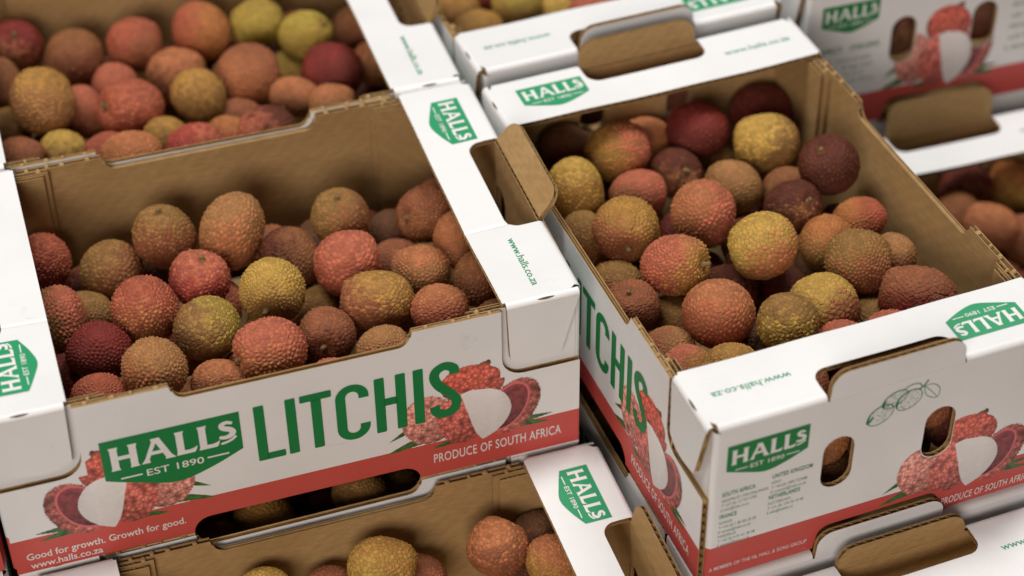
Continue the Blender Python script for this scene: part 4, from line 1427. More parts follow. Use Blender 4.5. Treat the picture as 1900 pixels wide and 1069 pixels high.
    ('C', 452.2, -44.3, 68.1, 13.94, (0.923, 0.955, 0.997), (-0.057, -0.641, 0.358, 0.676), 'pink', 'crimson', 'p', 9, 0, (0.97, 0.25, -0.02), 'crimson pink litchi sliver at the flange below the wide dark red brown one'),
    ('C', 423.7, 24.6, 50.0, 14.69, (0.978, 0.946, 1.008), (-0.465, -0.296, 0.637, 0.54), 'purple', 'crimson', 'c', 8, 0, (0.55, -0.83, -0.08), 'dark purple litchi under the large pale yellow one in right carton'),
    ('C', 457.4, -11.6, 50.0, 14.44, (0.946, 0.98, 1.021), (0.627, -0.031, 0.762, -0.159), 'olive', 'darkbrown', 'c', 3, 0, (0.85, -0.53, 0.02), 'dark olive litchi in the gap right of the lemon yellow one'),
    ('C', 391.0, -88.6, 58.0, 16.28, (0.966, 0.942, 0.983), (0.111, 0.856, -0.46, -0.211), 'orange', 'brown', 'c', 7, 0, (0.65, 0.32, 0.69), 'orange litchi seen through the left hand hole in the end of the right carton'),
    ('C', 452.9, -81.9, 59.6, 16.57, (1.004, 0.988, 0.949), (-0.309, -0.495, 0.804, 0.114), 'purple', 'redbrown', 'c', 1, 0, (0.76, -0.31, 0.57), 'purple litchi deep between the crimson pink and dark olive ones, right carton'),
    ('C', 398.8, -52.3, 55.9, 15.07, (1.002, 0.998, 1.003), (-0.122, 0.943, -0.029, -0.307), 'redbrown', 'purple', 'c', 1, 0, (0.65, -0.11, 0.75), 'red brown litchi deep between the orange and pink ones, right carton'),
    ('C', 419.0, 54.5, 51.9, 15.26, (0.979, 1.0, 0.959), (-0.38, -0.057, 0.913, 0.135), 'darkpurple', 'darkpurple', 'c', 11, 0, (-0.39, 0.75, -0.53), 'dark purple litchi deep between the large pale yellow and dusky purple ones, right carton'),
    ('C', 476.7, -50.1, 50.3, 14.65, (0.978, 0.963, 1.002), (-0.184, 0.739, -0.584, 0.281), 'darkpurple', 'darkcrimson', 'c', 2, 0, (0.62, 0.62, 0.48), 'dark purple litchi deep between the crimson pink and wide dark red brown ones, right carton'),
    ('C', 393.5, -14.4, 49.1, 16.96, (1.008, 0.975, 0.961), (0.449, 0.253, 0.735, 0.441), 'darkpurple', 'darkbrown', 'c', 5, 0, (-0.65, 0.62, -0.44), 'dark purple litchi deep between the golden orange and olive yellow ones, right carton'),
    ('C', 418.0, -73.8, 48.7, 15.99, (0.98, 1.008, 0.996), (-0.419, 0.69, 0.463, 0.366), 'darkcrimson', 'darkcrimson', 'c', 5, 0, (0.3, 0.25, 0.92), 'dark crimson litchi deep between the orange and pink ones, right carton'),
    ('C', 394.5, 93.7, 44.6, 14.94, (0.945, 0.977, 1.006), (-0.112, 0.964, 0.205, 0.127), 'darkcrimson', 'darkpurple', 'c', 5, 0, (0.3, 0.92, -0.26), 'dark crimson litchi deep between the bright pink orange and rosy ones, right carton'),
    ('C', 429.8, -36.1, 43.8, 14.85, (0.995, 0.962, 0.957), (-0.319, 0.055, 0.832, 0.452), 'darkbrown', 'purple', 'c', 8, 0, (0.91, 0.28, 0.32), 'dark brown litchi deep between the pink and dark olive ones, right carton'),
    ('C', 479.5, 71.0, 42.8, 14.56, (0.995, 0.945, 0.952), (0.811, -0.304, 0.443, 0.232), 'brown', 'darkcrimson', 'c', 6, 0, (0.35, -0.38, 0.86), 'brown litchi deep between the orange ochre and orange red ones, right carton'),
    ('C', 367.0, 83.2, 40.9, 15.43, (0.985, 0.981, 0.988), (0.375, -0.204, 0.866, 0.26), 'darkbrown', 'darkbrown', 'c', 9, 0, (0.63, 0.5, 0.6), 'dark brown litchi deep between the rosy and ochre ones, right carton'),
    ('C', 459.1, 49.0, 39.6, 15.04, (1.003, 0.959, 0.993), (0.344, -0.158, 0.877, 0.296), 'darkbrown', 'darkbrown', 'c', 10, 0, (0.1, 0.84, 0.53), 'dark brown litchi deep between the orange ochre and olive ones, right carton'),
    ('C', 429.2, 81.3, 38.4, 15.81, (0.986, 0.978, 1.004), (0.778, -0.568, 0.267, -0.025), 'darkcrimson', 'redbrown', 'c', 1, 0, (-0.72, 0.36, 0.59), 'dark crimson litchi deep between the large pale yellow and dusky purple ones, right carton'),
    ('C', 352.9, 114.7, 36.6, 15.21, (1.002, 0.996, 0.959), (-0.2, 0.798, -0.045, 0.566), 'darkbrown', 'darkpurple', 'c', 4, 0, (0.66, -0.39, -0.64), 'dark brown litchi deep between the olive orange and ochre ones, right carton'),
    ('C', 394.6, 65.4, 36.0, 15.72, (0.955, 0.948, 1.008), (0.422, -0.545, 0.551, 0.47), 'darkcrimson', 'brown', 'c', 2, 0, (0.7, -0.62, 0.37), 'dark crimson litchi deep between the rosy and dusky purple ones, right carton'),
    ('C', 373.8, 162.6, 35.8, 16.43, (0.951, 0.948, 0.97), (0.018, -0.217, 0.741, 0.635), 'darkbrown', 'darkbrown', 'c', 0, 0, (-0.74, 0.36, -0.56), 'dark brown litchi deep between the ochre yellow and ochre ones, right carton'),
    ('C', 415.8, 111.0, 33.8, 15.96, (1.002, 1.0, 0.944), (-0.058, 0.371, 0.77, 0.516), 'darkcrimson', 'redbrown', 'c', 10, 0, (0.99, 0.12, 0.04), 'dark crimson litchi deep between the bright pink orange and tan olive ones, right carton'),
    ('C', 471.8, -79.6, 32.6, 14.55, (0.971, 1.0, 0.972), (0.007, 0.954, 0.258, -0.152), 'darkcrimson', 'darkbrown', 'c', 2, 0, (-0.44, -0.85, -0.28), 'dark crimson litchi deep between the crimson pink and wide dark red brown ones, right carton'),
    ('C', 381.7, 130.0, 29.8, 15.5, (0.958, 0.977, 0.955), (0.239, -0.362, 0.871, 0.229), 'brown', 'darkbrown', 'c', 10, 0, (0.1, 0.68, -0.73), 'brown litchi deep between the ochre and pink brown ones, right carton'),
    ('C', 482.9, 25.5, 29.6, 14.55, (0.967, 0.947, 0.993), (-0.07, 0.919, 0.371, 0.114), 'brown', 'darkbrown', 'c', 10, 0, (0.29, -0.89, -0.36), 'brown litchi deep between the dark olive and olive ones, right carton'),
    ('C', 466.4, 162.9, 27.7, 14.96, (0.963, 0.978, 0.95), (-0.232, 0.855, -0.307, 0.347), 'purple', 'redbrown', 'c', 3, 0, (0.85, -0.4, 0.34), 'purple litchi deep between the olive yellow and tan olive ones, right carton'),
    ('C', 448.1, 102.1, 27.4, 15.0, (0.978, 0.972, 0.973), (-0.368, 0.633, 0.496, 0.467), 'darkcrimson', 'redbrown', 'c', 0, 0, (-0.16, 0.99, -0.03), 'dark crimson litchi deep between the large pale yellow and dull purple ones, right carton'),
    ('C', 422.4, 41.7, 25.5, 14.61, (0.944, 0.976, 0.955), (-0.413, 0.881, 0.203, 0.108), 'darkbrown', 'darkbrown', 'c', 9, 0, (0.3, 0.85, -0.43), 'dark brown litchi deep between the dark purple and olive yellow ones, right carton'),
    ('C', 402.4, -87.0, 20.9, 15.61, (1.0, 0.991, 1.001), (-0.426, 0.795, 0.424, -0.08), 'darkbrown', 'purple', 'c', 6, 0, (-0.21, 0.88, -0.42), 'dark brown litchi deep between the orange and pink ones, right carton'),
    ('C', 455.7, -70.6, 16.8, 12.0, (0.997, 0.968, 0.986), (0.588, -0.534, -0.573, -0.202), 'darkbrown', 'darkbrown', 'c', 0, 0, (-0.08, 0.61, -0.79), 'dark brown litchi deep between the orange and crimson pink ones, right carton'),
    ('B', 60.5, 370.3, 66.9, 16.98, (0.968, 0.983, 1.001), (0.885, 0.217, -0.089, 0.402), 'crimson', 'redbrown', 'c', 10, 1, (-0.86, -0.44, -0.26), 'dark crimson litchi with stem at the left picture edge in back left carton'),
    ('B', 93.2, 357.1, 62.0, 18.99, (0.941, 0.963, 1.044), (-0.141, 0.356, 0.895, -0.228), 'redbrown', 'brown', 'c', 4, 0, (0.3, -0.01, -0.95), 'red brown litchi second from left in the rear row of back left carton'),
    ('B', 131.5, 353.9, 64.0, 18.07, (0.931, 0.959, 1.001), (0.646, -0.201, 0.698, -0.236), 'red', 'redbrown', 'c', 8, 0, (0.77, -0.3, 0.57), 'brick red litchi third from left in the rear row of back left carton'),
    ('B', 172.7, 351.8, 66.0, 18.68, (1.002, 0.962, 0.995), (0.575, -0.559, -0.493, -0.338), 'orange', 'red', 'c', 6, 0, (-0.14, -0.92, 0.37), 'orange red egg shaped litchi in the rear row of back left carton'),
    ('B', 209.5, 353.3, 66.0, 16.25, (0.922, 0.923, 1.068), (0.5, 0.253, -0.77, -0.305), 'yellowgreen', 'lime', 'c', 11, 0, (0.11, 0.94, -0.32), 'plain yellow green litchi in the rear row of back left carton'),
    ('B', 233.0, 322.7, 70.3, 16.16, (0.931, 0.907, 1.09), (0.891, 0.181, 0.395, -0.131), 'yellowgreen', 'lime', 'c', 5, 1, (0.4, -0.88, -0.26), 'yellow green litchi with stem at its right in back left carton'),
    ('B', 151.0, 323.1, 56.0, 18.64, (0.944, 0.962, 1.032), (0.667, -0.075, 0.694, -0.261), 'redbrown', 'salmon', 'c', 0, 0, (-1.0, 0.08, 0.06), 'flat red brown litchi in the middle of the back left carton'),
    ('B', 191.5, 301.4, 64.1, 20.02, (0.947, 0.92, 0.999), (0.701, -0.094, 0.698, -0.112), 'salmon', 'redbrown', 'c', 11, 0, (-0.81, 0.09, 0.57), 'large salmon brown litchi in the middle of the back left carton'),
    ('B', 222.1, 324.3, 42.5, 15.1, (0.957, 0.928, 0.977), (0.625, 0.043, 0.773, -0.1), 'yellow', 'lime', 'c', 8, 0, (-0.89, 0.44, -0.11), 'small yellow litchi right of the large salmon brown one in back left carton'),
    ('B', 240.7, 283.9, 66.0, 18.43, (0.975, 0.979, 1.043), (0.721, -0.147, -0.662, -0.146), 'crimson', 'darkcrimson', 'c', 11, 0, (-0.42, -0.46, -0.78), 'smooth crimson litchi at the right of the back left carton'),
    ('B', 270.3, 341.7, 56.0, 15.28, (0.974, 0.971, 0.977), (0.702, 0.143, 0.695, 0.055), 'brown', 'redbrown', 'c', 7, 0, (0.42, -0.89, -0.15), 'dark brown litchi beside the right flange at the top of back left carton'),
    ('B', 270.7, 296.1, 58.0, 14.86, (0.96, 0.948, 0.987), (0.7, -0.258, -0.665, -0.031), 'brown', 'salmon', 'c', 11, 0, (0.97, 0.23, 0.03), 'brown litchi cut off by right flange beside the smooth crimson one'),
    ('B', 68.9, 291.1, 80.1, 19.26, (0.959, 0.96, 1.033), (-0.104, -0.368, 0.876, -0.293), 'tan', 'ochre', 'p', 7, 0, (-0.08, -0.21, -0.97), 'golden tan litchi at the left of the back left carton'),
    ('B', 49.8, 344.1, 60.8, 13.21, (0.83, 0.832, 1.242), (0.224, 0.831, -0.481, 0.169), 'brown', 'redbrown', 'c', 1, 0, (0.08, 0.39, 0.92), 'brown litchi cut off by the left picture edge in back left carton'),
    ('B', 89.7, 303.7, 56.8, 15.83, (0.895, 0.915, 1.071), (0.229, 0.969, -0.056, -0.069), 'pink', 'redbrown', 'c', 1, 0, (-0.07, 0.36, 0.93), 'pink litchi tucked right of the golden tan one in back left carton'),
    ('B', 117.0, 280.1, 70.5, 19.85, (0.949, 0.903, 1.051), (0.846, 0.151, -0.496, 0.121), 'red', 'pink', 'c', 5, 1, (0.01, -0.9, -0.43), 'rosy red litchi with stem scar at its left in back left carton'),
    ('B', 114.3, 326.8, 56.0, 14.71, (0.943, 0.971, 1.005), (0.77, -0.282, -0.564, -0.1), 'pink', 'red', 'c', 4, 0, (-0.81, -0.49, -0.33), 'small rose litchi just behind the rosy red one with stem scar'),
    ('B', 157.2, 279.4, 70.0, 16.52, (0.991, 0.992, 1.007), (0.082, 0.876, -0.464, 0.104), 'olive', 'ochre', 'c', 1, 0, (-0.08, -0.38, -0.92), 'olive green litchi left of the large salmon brown one in back left carton'),
    ('B', 212.1, 267.4, 63.9, 13.51, (0.904, 0.879, 1.101), (0.132, 0.797, -0.077, 0.584), 'salmon', 'brown', 'c', 2, 0, (-0.72, 0.67, 0.18), 'salmon litchi below the small yellow one in back left carton'),
    ('B', 231.8, 249.7, 66.7, 14.29, (0.927, 0.937, 0.994), (0.473, 0.618, 0.427, 0.46), 'tan', 'salmon', 'c', 9, 0, (0.66, 0.75, -0.04), 'tan litchi at the right end of the near wall in back left carton'),
    ('B', 132.6, 252.7, 62.5, 14.07, (0.95, 0.957, 1.025), (-0.48, 0.707, 0.133, -0.501), 'olive', 'ochre', 'c', 4, 0, (-0.08, -0.99, 0.1), 'pale olive litchi behind the crimson pink one in back left carton'),
    ('B', 145.7, 225.8, 70.0, 17.72, (0.985, 0.943, 1.014), (0.514, -0.698, -0.369, 0.335), 'crimson2', 'pink', 'p', 10, 0, (0.09, 0.15, -0.98), 'crimson pink bumpy litchi at the low wall dip of back left carton'),
    ('B', 108.7, 224.8, 72.0, 17.55, (0.986, 0.919, 1.045), (0.664, -0.207, 0.69, -0.202), 'orange', 'salmon', 'p', 5, 0, (-0.99, -0.06, 0.14), 'pale orange litchi at the left end of the wall dip, back left carton'),
    ('B', 98.2, 251.5, 62.0, 13.97, (0.922, 0.955, 1.021), (-0.147, 0.755, -0.06, -0.636), 'red', 'pink', 'c', 2, 0, (0.53, 0.84, 0.11), 'red litchi half behind the pale orange one in back left carton'),
    ('B', 187.9, 223.9, 72.0, 18.13, (0.934, 0.964, 1.028), (-0.322, 0.736, 0.195, -0.562), 'pink', 'purple', 'c', 8, 0, (-0.1, -0.57, -0.82), 'dusky pink litchi at the right end of the wall dip, back left carton'),
    ('B', 167.9, 246.0, 60.0, 14.13, (0.939, 0.968, 0.997), (0.65, 0.299, 0.676, 0.176), 'orange', 'pink', 'c', 5, 0, (0.05, -1.0, -0.07), 'small orange litchi between crimson pink and dusky pink ones, back left carton'),
    ('B', 179.0, 274.0, 50.6, 14.48, (0.944, 0.946, 1.011), (0.655, 0.252, 0.711, 0.039), 'redbrown', 'darkbrown', 'c', 4, 0, (0.31, -0.95, 0.06), 'small dark red brown litchi under the large salmon brown one'),
    ('B', 46.4, 302.8, 56.0, 14.32, (0.984, 0.969, 0.998), (-0.461, 0.634, 0.495, -0.374), 'olive', 'brown', 'c', 4, 0, (-0.74, 0.62, 0.27), 'dark olive litchi below the golden tan one at the left picture edge'),
    ('B', 48.2, 253.8, 67.7, 13.8, (0.98, 0.953, 1.039), (-0.322, 0.513, -0.559, 0.567), 'redbrown', 'brown', 'c', 1, 0, (0.59, 0.8, 0.09), 'red brown litchi at the front left corner of the back left carton'),
    ('B', 72.8, 261.9, 59.3, 14.62, (0.928, 0.923, 0.988), (0.217, -0.593, 0.322, 0.706), 'olive', 'yellow', 'c', 4, 0, (-0.9, -0.3, 0.31), 'olive yellow litchi top behind the front left wall of back left carton'),
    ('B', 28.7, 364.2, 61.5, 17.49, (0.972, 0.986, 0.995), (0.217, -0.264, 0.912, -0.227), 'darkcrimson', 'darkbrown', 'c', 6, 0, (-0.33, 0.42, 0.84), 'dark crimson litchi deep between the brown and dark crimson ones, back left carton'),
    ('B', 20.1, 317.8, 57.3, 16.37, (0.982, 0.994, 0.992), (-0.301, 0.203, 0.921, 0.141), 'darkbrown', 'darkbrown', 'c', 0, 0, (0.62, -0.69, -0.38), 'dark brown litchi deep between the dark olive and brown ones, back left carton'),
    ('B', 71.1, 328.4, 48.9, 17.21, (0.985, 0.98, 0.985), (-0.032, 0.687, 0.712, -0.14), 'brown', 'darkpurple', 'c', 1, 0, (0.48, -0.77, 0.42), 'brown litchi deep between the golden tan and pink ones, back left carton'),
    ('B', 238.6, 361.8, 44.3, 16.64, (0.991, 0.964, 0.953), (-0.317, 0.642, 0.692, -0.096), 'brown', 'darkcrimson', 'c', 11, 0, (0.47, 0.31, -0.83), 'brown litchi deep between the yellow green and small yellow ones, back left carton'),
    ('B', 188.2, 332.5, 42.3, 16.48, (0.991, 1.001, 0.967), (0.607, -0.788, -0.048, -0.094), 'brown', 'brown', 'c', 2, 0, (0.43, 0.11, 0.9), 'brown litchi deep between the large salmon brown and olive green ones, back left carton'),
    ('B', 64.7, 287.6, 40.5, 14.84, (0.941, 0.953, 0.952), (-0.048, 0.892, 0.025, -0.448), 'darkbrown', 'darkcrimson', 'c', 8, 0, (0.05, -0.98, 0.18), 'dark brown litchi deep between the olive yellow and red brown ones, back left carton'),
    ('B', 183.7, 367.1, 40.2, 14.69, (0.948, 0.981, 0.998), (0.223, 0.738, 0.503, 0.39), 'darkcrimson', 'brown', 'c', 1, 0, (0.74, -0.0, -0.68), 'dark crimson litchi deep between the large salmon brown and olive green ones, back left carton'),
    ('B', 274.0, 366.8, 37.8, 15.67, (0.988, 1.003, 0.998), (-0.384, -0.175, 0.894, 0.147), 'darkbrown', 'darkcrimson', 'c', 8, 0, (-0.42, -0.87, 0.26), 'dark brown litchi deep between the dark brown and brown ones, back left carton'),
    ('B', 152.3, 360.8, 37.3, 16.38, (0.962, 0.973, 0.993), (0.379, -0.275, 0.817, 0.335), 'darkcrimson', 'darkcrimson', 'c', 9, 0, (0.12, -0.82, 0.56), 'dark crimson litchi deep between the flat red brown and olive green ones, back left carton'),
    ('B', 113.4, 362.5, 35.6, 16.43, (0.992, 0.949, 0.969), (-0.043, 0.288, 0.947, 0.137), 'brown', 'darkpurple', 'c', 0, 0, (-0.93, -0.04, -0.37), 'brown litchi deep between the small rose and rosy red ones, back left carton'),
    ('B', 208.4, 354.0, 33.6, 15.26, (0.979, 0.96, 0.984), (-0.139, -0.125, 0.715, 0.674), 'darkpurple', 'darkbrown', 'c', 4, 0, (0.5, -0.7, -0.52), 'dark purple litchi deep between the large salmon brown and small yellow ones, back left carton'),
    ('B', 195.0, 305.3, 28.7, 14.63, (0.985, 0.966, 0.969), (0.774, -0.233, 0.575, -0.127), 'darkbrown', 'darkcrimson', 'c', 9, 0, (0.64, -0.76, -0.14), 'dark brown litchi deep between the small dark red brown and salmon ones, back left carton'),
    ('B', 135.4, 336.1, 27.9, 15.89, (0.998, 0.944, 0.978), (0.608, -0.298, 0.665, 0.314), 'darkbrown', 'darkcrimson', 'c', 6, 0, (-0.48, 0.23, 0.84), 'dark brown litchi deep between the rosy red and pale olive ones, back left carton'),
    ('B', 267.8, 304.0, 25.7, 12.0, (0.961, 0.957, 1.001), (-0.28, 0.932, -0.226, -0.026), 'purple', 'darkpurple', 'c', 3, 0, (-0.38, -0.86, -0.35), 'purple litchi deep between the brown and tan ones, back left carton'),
    ('D', 338.1, 298.7, 63.4, 16.34, (0.927, 0.947, 1.025), (0.357, 0.645, 0.398, 0.546), 'ochre', 'olive', 'c', 7, 0, (0.14, -0.11, -0.98), 'ochre litchi in the front left corner of the back carton at the top edge'),
    ('D', 366.5, 309.0, 70.0, 15.91, (0.885, 0.92, 1.048), (0.689, -0.397, -0.588, 0.146), 'yellowgreen', 'olive', 'c', 2, 0, (-1.0, -0.05, -0.04), 'large yellow green litchi in the back carton at the top edge'),
    ('D', 392.8, 308.2, 55.8, 15.33, (0.986, 0.939, 1.044), (-0.004, 0.704, -0.085, 0.706), 'yellowgreen', 'yellow', 'c', 3, 0, (0.78, -0.62, 0.11), 'small yellow green litchi right of the large one in the back carton'),
    ('D', 406.1, 283.1, 71.4, 15.02, (0.98, 0.986, 1.001), (0.237, 0.61, 0.158, 0.739), 'pink', 'salmon', 'c', 1, 0, (-0.9, 0.29, -0.33), 'pink litchi in the back carton above the raised tab'),
    ('D', 432.2, 293.6, 64.4, 15.24, (0.982, 0.955, 0.977), (0.677, -0.491, -0.532, 0.134), 'red', 'pink', 'c', 8, 0, (-0.99, 0.1, -0.14), 'red litchi at the top picture edge right of the pink one in the back carton'),
    ('D', 334.6, 336.3, 57.0, 15.4, (0.985, 0.967, 1.017), (0.622, -0.597, -0.362, 0.355), 'ochre', 'tan', 'c', 2, 0, (-0.76, 0.63, -0.15), 'tan litchi beside the left wall of the back carton at top edge'),
    ('D', 360.7, 350.6, 56.5, 15.6, (0.966, 0.95, 1.004), (0.667, 0.093, 0.738, -0.042), 'darkcrimson', 'crimson', 'c', 11, 0, (0.61, -0.79, -0.03), 'dark crimson litchi mostly above the top picture edge in the back carton'),
    ('D', 464.6, 319.6, 62.0, 15.05, (0.942, 1.003, 0.961), (-0.189, 0.405, 0.469, 0.762), 'darkbrown', 'darkpurple', 'c', 8, 0, (-0.17, -0.82, 0.55), 'dark brown litchi deep between the red and pink ones, back carton'),
    ('D', 337.9, 422.5, 62.0, 15.19, (0.942, 1.006, 0.943), (0.629, -0.324, 0.663, -0.244), 'darkcrimson', 'brown', 'c', 0, 0, (-0.75, 0.46, -0.48), 'dark crimson litchi deep between the tan and dark crimson ones, back carton'),
    ('D', 450.1, 359.0, 62.0, 15.44, (0.947, 0.989, 0.962), (0.014, 0.74, -0.6, 0.303), 'darkpurple', 'purple', 'c', 4, 0, (0.83, 0.31, 0.47), 'dark purple litchi deep between the red and pink ones, back carton'),
    ('D', 466.9, 382.4, 62.0, 14.71, (0.984, 0.993, 0.944), (0.687, -0.726, 0.011, -0.027), 'brown', 'darkpurple', 'c', 6, 0, (0.84, -0.48, 0.25), 'brown litchi deep between the red and pink ones, back carton'),
    ('D', 418.7, 456.6, 61.9, 16.99, (0.957, 0.941, 0.942), (0.084, 0.899, 0.363, -0.23), 'darkbrown', 'darkcrimson', 'c', 0, 0, (-0.28, -0.7, -0.66), 'dark brown litchi deep between the dark crimson and large yellow green ones, back carton'),
    ('D', 410.9, 378.5, 61.9, 17.25, (1.0, 0.995, 0.979), (-0.221, 0.321, 0.879, -0.274), 'brown', 'darkcrimson', 'c', 8, 0, (0.68, -0.6, 0.43), 'brown litchi deep between the large yellow green and small yellow green ones, back carton'),
    ('D', 375.1, 448.3, 61.9, 14.91, (0.986, 1.001, 0.986), (0.551, -0.656, 0.445, 0.261), 'darkbrown', 'purple', 'c', 2, 0, (-0.8, -0.07, 0.59), 'dark brown litchi deep between the dark crimson and tan ones, back carton'),
    ('D', 321.1, 452.2, 61.8, 14.53, (0.966, 0.975, 0.945), (0.523, -0.476, 0.621, -0.337), 'darkpurple', 'purple', 'c', 7, 0, (-0.45, 0.84, 0.31), 'dark purple litchi deep between the tan and dark crimson ones, back carton'),
    ('D', 392.8, 404.7, 61.8, 16.05, (0.988, 0.973, 0.963), (0.025, 0.214, 0.967, -0.133), 'purple', 'redbrown', 'c', 0, 0, (-0.47, -0.26, -0.85), 'purple litchi deep between the dark crimson and large yellow green ones, back carton'),
    ('D', 357.7, 480.2, 61.8, 15.85, (0.972, 0.967, 0.941), (0.844, -0.419, 0.331, -0.044), 'brown', 'purple', 'c', 3, 0, (0.28, -0.96, -0.05), 'brown litchi deep between the dark crimson and tan ones, back carton'),
    ('D', 444.0, 410.4, 61.7, 16.74, (0.949, 0.95, 0.991), (0.025, 0.512, 0.644, 0.567), 'purple', 'darkpurple', 'c', 7, 0, (-0.73, -0.66, -0.18), 'purple litchi deep between the pink and red ones, back carton'),
    ('D', 451.6, 471.7, 61.5, 15.31, (0.955, 0.944, 0.943), (0.126, 0.678, -0.641, -0.338), 'brown', 'darkbrown', 'c', 5, 0, (-0.82, 0.04, -0.57), 'brown litchi deep between the dark crimson and large yellow green ones, back carton'),
    ('D', 463.5, 443.0, 61.1, 15.8, (1.008, 0.995, 0.941), (-0.244, 0.854, 0.322, 0.328), 'darkpurple', 'darkbrown', 'c', 11, 0, (0.88, -0.09, -0.46), 'dark purple litchi deep between the red and small yellow green ones, back carton'),
    ('D', 398.2, 481.9, 60.8, 15.04, (0.969, 1.003, 0.947), (0.575, -0.33, 0.669, -0.337), 'brown', 'darkpurple', 'c', 1, 0, (-0.89, 0.23, 0.39), 'brown litchi deep between the dark crimson and ochre ones, back carton'),
    ('D', 379.4, 374.6, 58.4, 15.78, (0.984, 0.999, 1.001), (-0.205, -0.432, 0.612, 0.63), 'darkpurple', 'brown', 'c', 6, 0, (0.29, -0.75, -0.59), 'dark purple litchi deep between the dark crimson and large yellow green ones, back carton'),
    ('D', 331.7, 370.5, 58.2, 17.5, (0.986, 0.978, 0.98), (-0.427, 0.419, 0.398, 0.696), 'darkpurple', 'darkcrimson', 'c', 11, 0, (0.89, -0.41, 0.19), 'dark purple litchi deep between the tan and ochre ones, back carton'),
    ('D', 407.5, 345.2, 57.5, 16.82, (0.983, 0.944, 0.946), (0.203, -0.091, 0.974, 0.032), 'darkcrimson', 'purple', 'c', 2, 0, (0.01, 0.55, 0.84), 'dark crimson litchi deep between the small yellow green and pink ones, back carton'),
    ('D', 431.5, 324.6, 54.4, 16.38, (0.981, 0.946, 0.978), (-0.193, 0.722, -0.082, 0.66), 'darkpurple', 'darkpurple', 'c', 3, 0, (-0.51, 0.02, -0.86), 'dark purple litchi deep between the red and large yellow green ones, back carton'),
    ('D', 362.9, 401.2, 53.5, 16.36, (0.971, 0.989, 0.995), (-0.218, 0.558, 0.745, -0.293), 'brown', 'darkpurple', 'c', 8, 0, (-0.69, -0.18, 0.7), 'brown litchi deep between the tan and large yellow green ones, back carton'),
    ('D', 398.5, 434.3, 48.6, 16.81, (0.98, 0.96, 0.961), (0.642, -0.687, 0.066, -0.333), 'purple', 'darkbrown', 'c', 11, 0, (-0.81, 0.13, -0.57), 'purple litchi deep between the dark crimson and tan ones, back carton'),
    ('D', 438.8, 380.6, 45.2, 14.61, (0.972, 0.977, 0.95), (-0.217, 0.636, -0.619, -0.406), 'darkcrimson', 'darkcrimson', 'c', 1, 0, (-0.59, -0.36, 0.72), 'dark crimson litchi deep between the pink and red ones, back carton'),
    ('D', 435.2, 435.6, 43.0, 14.57, (0.955, 0.992, 0.95), (0.115, 0.633, 0.732, -0.222), 'darkbrown', 'redbrown', 'c', 6, 0, (-0.28, 0.93, 0.26), 'dark brown litchi deep between the large yellow green and small yellow green ones, back carton'),
    ('D', 392.2, 275.9, 41.5, 16.3, (0.945, 0.996, 0.981), (0.674, -0.339, 0.313, 0.577), 'darkcrimson', 'darkbrown', 'c', 9, 0, (0.27, -0.37, 0.89), 'dark crimson litchi deep between the small yellow green and red ones, back carton'),
    ('D', 389.2, 239.1, 38.0, 14.57, (0.998, 0.944, 0.98), (-0.494, 0.677, -0.413, 0.358), 'darkpurple', 'darkpurple', 'c', 8, 0, (0.69, -0.6, -0.42), 'dark purple litchi deep between the pink and small yellow green ones, back carton'),
    ('D', 446.2, 227.4, 34.8, 15.69, (0.965, 1.004, 0.971), (0.619, -0.626, 0.136, 0.455), 'purple', 'darkcrimson', 'c', 9, 0, (0.28, 0.78, 0.56), 'purple litchi deep between the red and pink ones, back carton'),
    ('D', 379.4, 219.9, 21.6, 12.0, (1.003, 0.984, 0.954), (0.041, -0.343, 0.495, 0.797), 'darkbrown', 'darkbrown', 'c', 7, 0, (0.41, 0.85, 0.32), 'dark brown litchi deep between the small yellow green and pink ones, back carton'),
    ('H', 656.9, 165.2, -39.0, 17.59, (0.928, 0.943, 1.03), (0.729, -0.494, -0.45, 0.149), 'orange', 'yellow', 'c', 0, 0, (-0.94, 0.17, -0.3), 'orange yellow litchi at the right picture edge in the low right carton'),
    ('H', 609.1, 111.7, -19.3, 15.51, (0.883, 0.881, 1.127), (-0.124, -0.385, 0.553, 0.728), 'salmon', 'redbrown', 'c', 10, 0, (0.88, -0.28, -0.4), 'salmon litchi behind the right wall corner in the low right carton'),
    ('H', 623.6, 168.4, -36.5, 17.49, (0.925, 0.973, 1.014), (0.4, 0.768, 0.292, 0.406), 'darkcrimson', 'redbrown', 'c', 3, 0, (-0.93, -0.22, 0.29), 'dark crimson litchi in the shadow of the flange of the low right carton'),
    ('H', 601.7, 143.5, -34.0, 17.15, (0.971, 0.957, 1.026), (-0.059, -0.564, 0.384, 0.729), 'brown', 'redbrown', 'c', 11, 0, (0.97, 0.17, -0.19), 'brown litchi beside the right wall dip in the low right carton'),
    ('H', 635.1, 110.2, -36.5, 16.95, (0.93, 0.963, 1.016), (0.663, 0.106, 0.739, 0.046), 'redbrown', 'brown', 'c', 6, 0, (0.5, -0.86, -0.11), 'red brown litchi cut off by right picture edge in low right carton'),
    ('H', 602.5, 67.6, -39.9, 16.57, (0.991, 1.0, 0.962), (-0.483, 0.695, -0.041, -0.531), 'darkcrimson', 'darkcrimson', 'c', 8, 0, (-0.84, 0.28, -0.45), 'dark crimson litchi deep between the red brown and salmon ones, low right carton'),
    ('H', 673.8, 47.9, -39.9, 16.98, (0.976, 0.987, 0.965), (0.319, 0.881, 0.171, 0.303), 'darkpurple', 'darkbrown', 'c', 9, 0, (0.44, -0.43, -0.79), 'dark purple litchi deep between the red brown and salmon ones, low right carton'),
    ('H', 624.4, -5.9, -39.9, 16.07, (0.978, 0.962, 1.009), (-0.389, 0.825, 0.03, -0.409), 'redbrown', 'darkbrown', 'c', 5, 0, (-0.81, -0.55, 0.21), 'red brown litchi deep between the red brown and salmon ones, low right carton'),
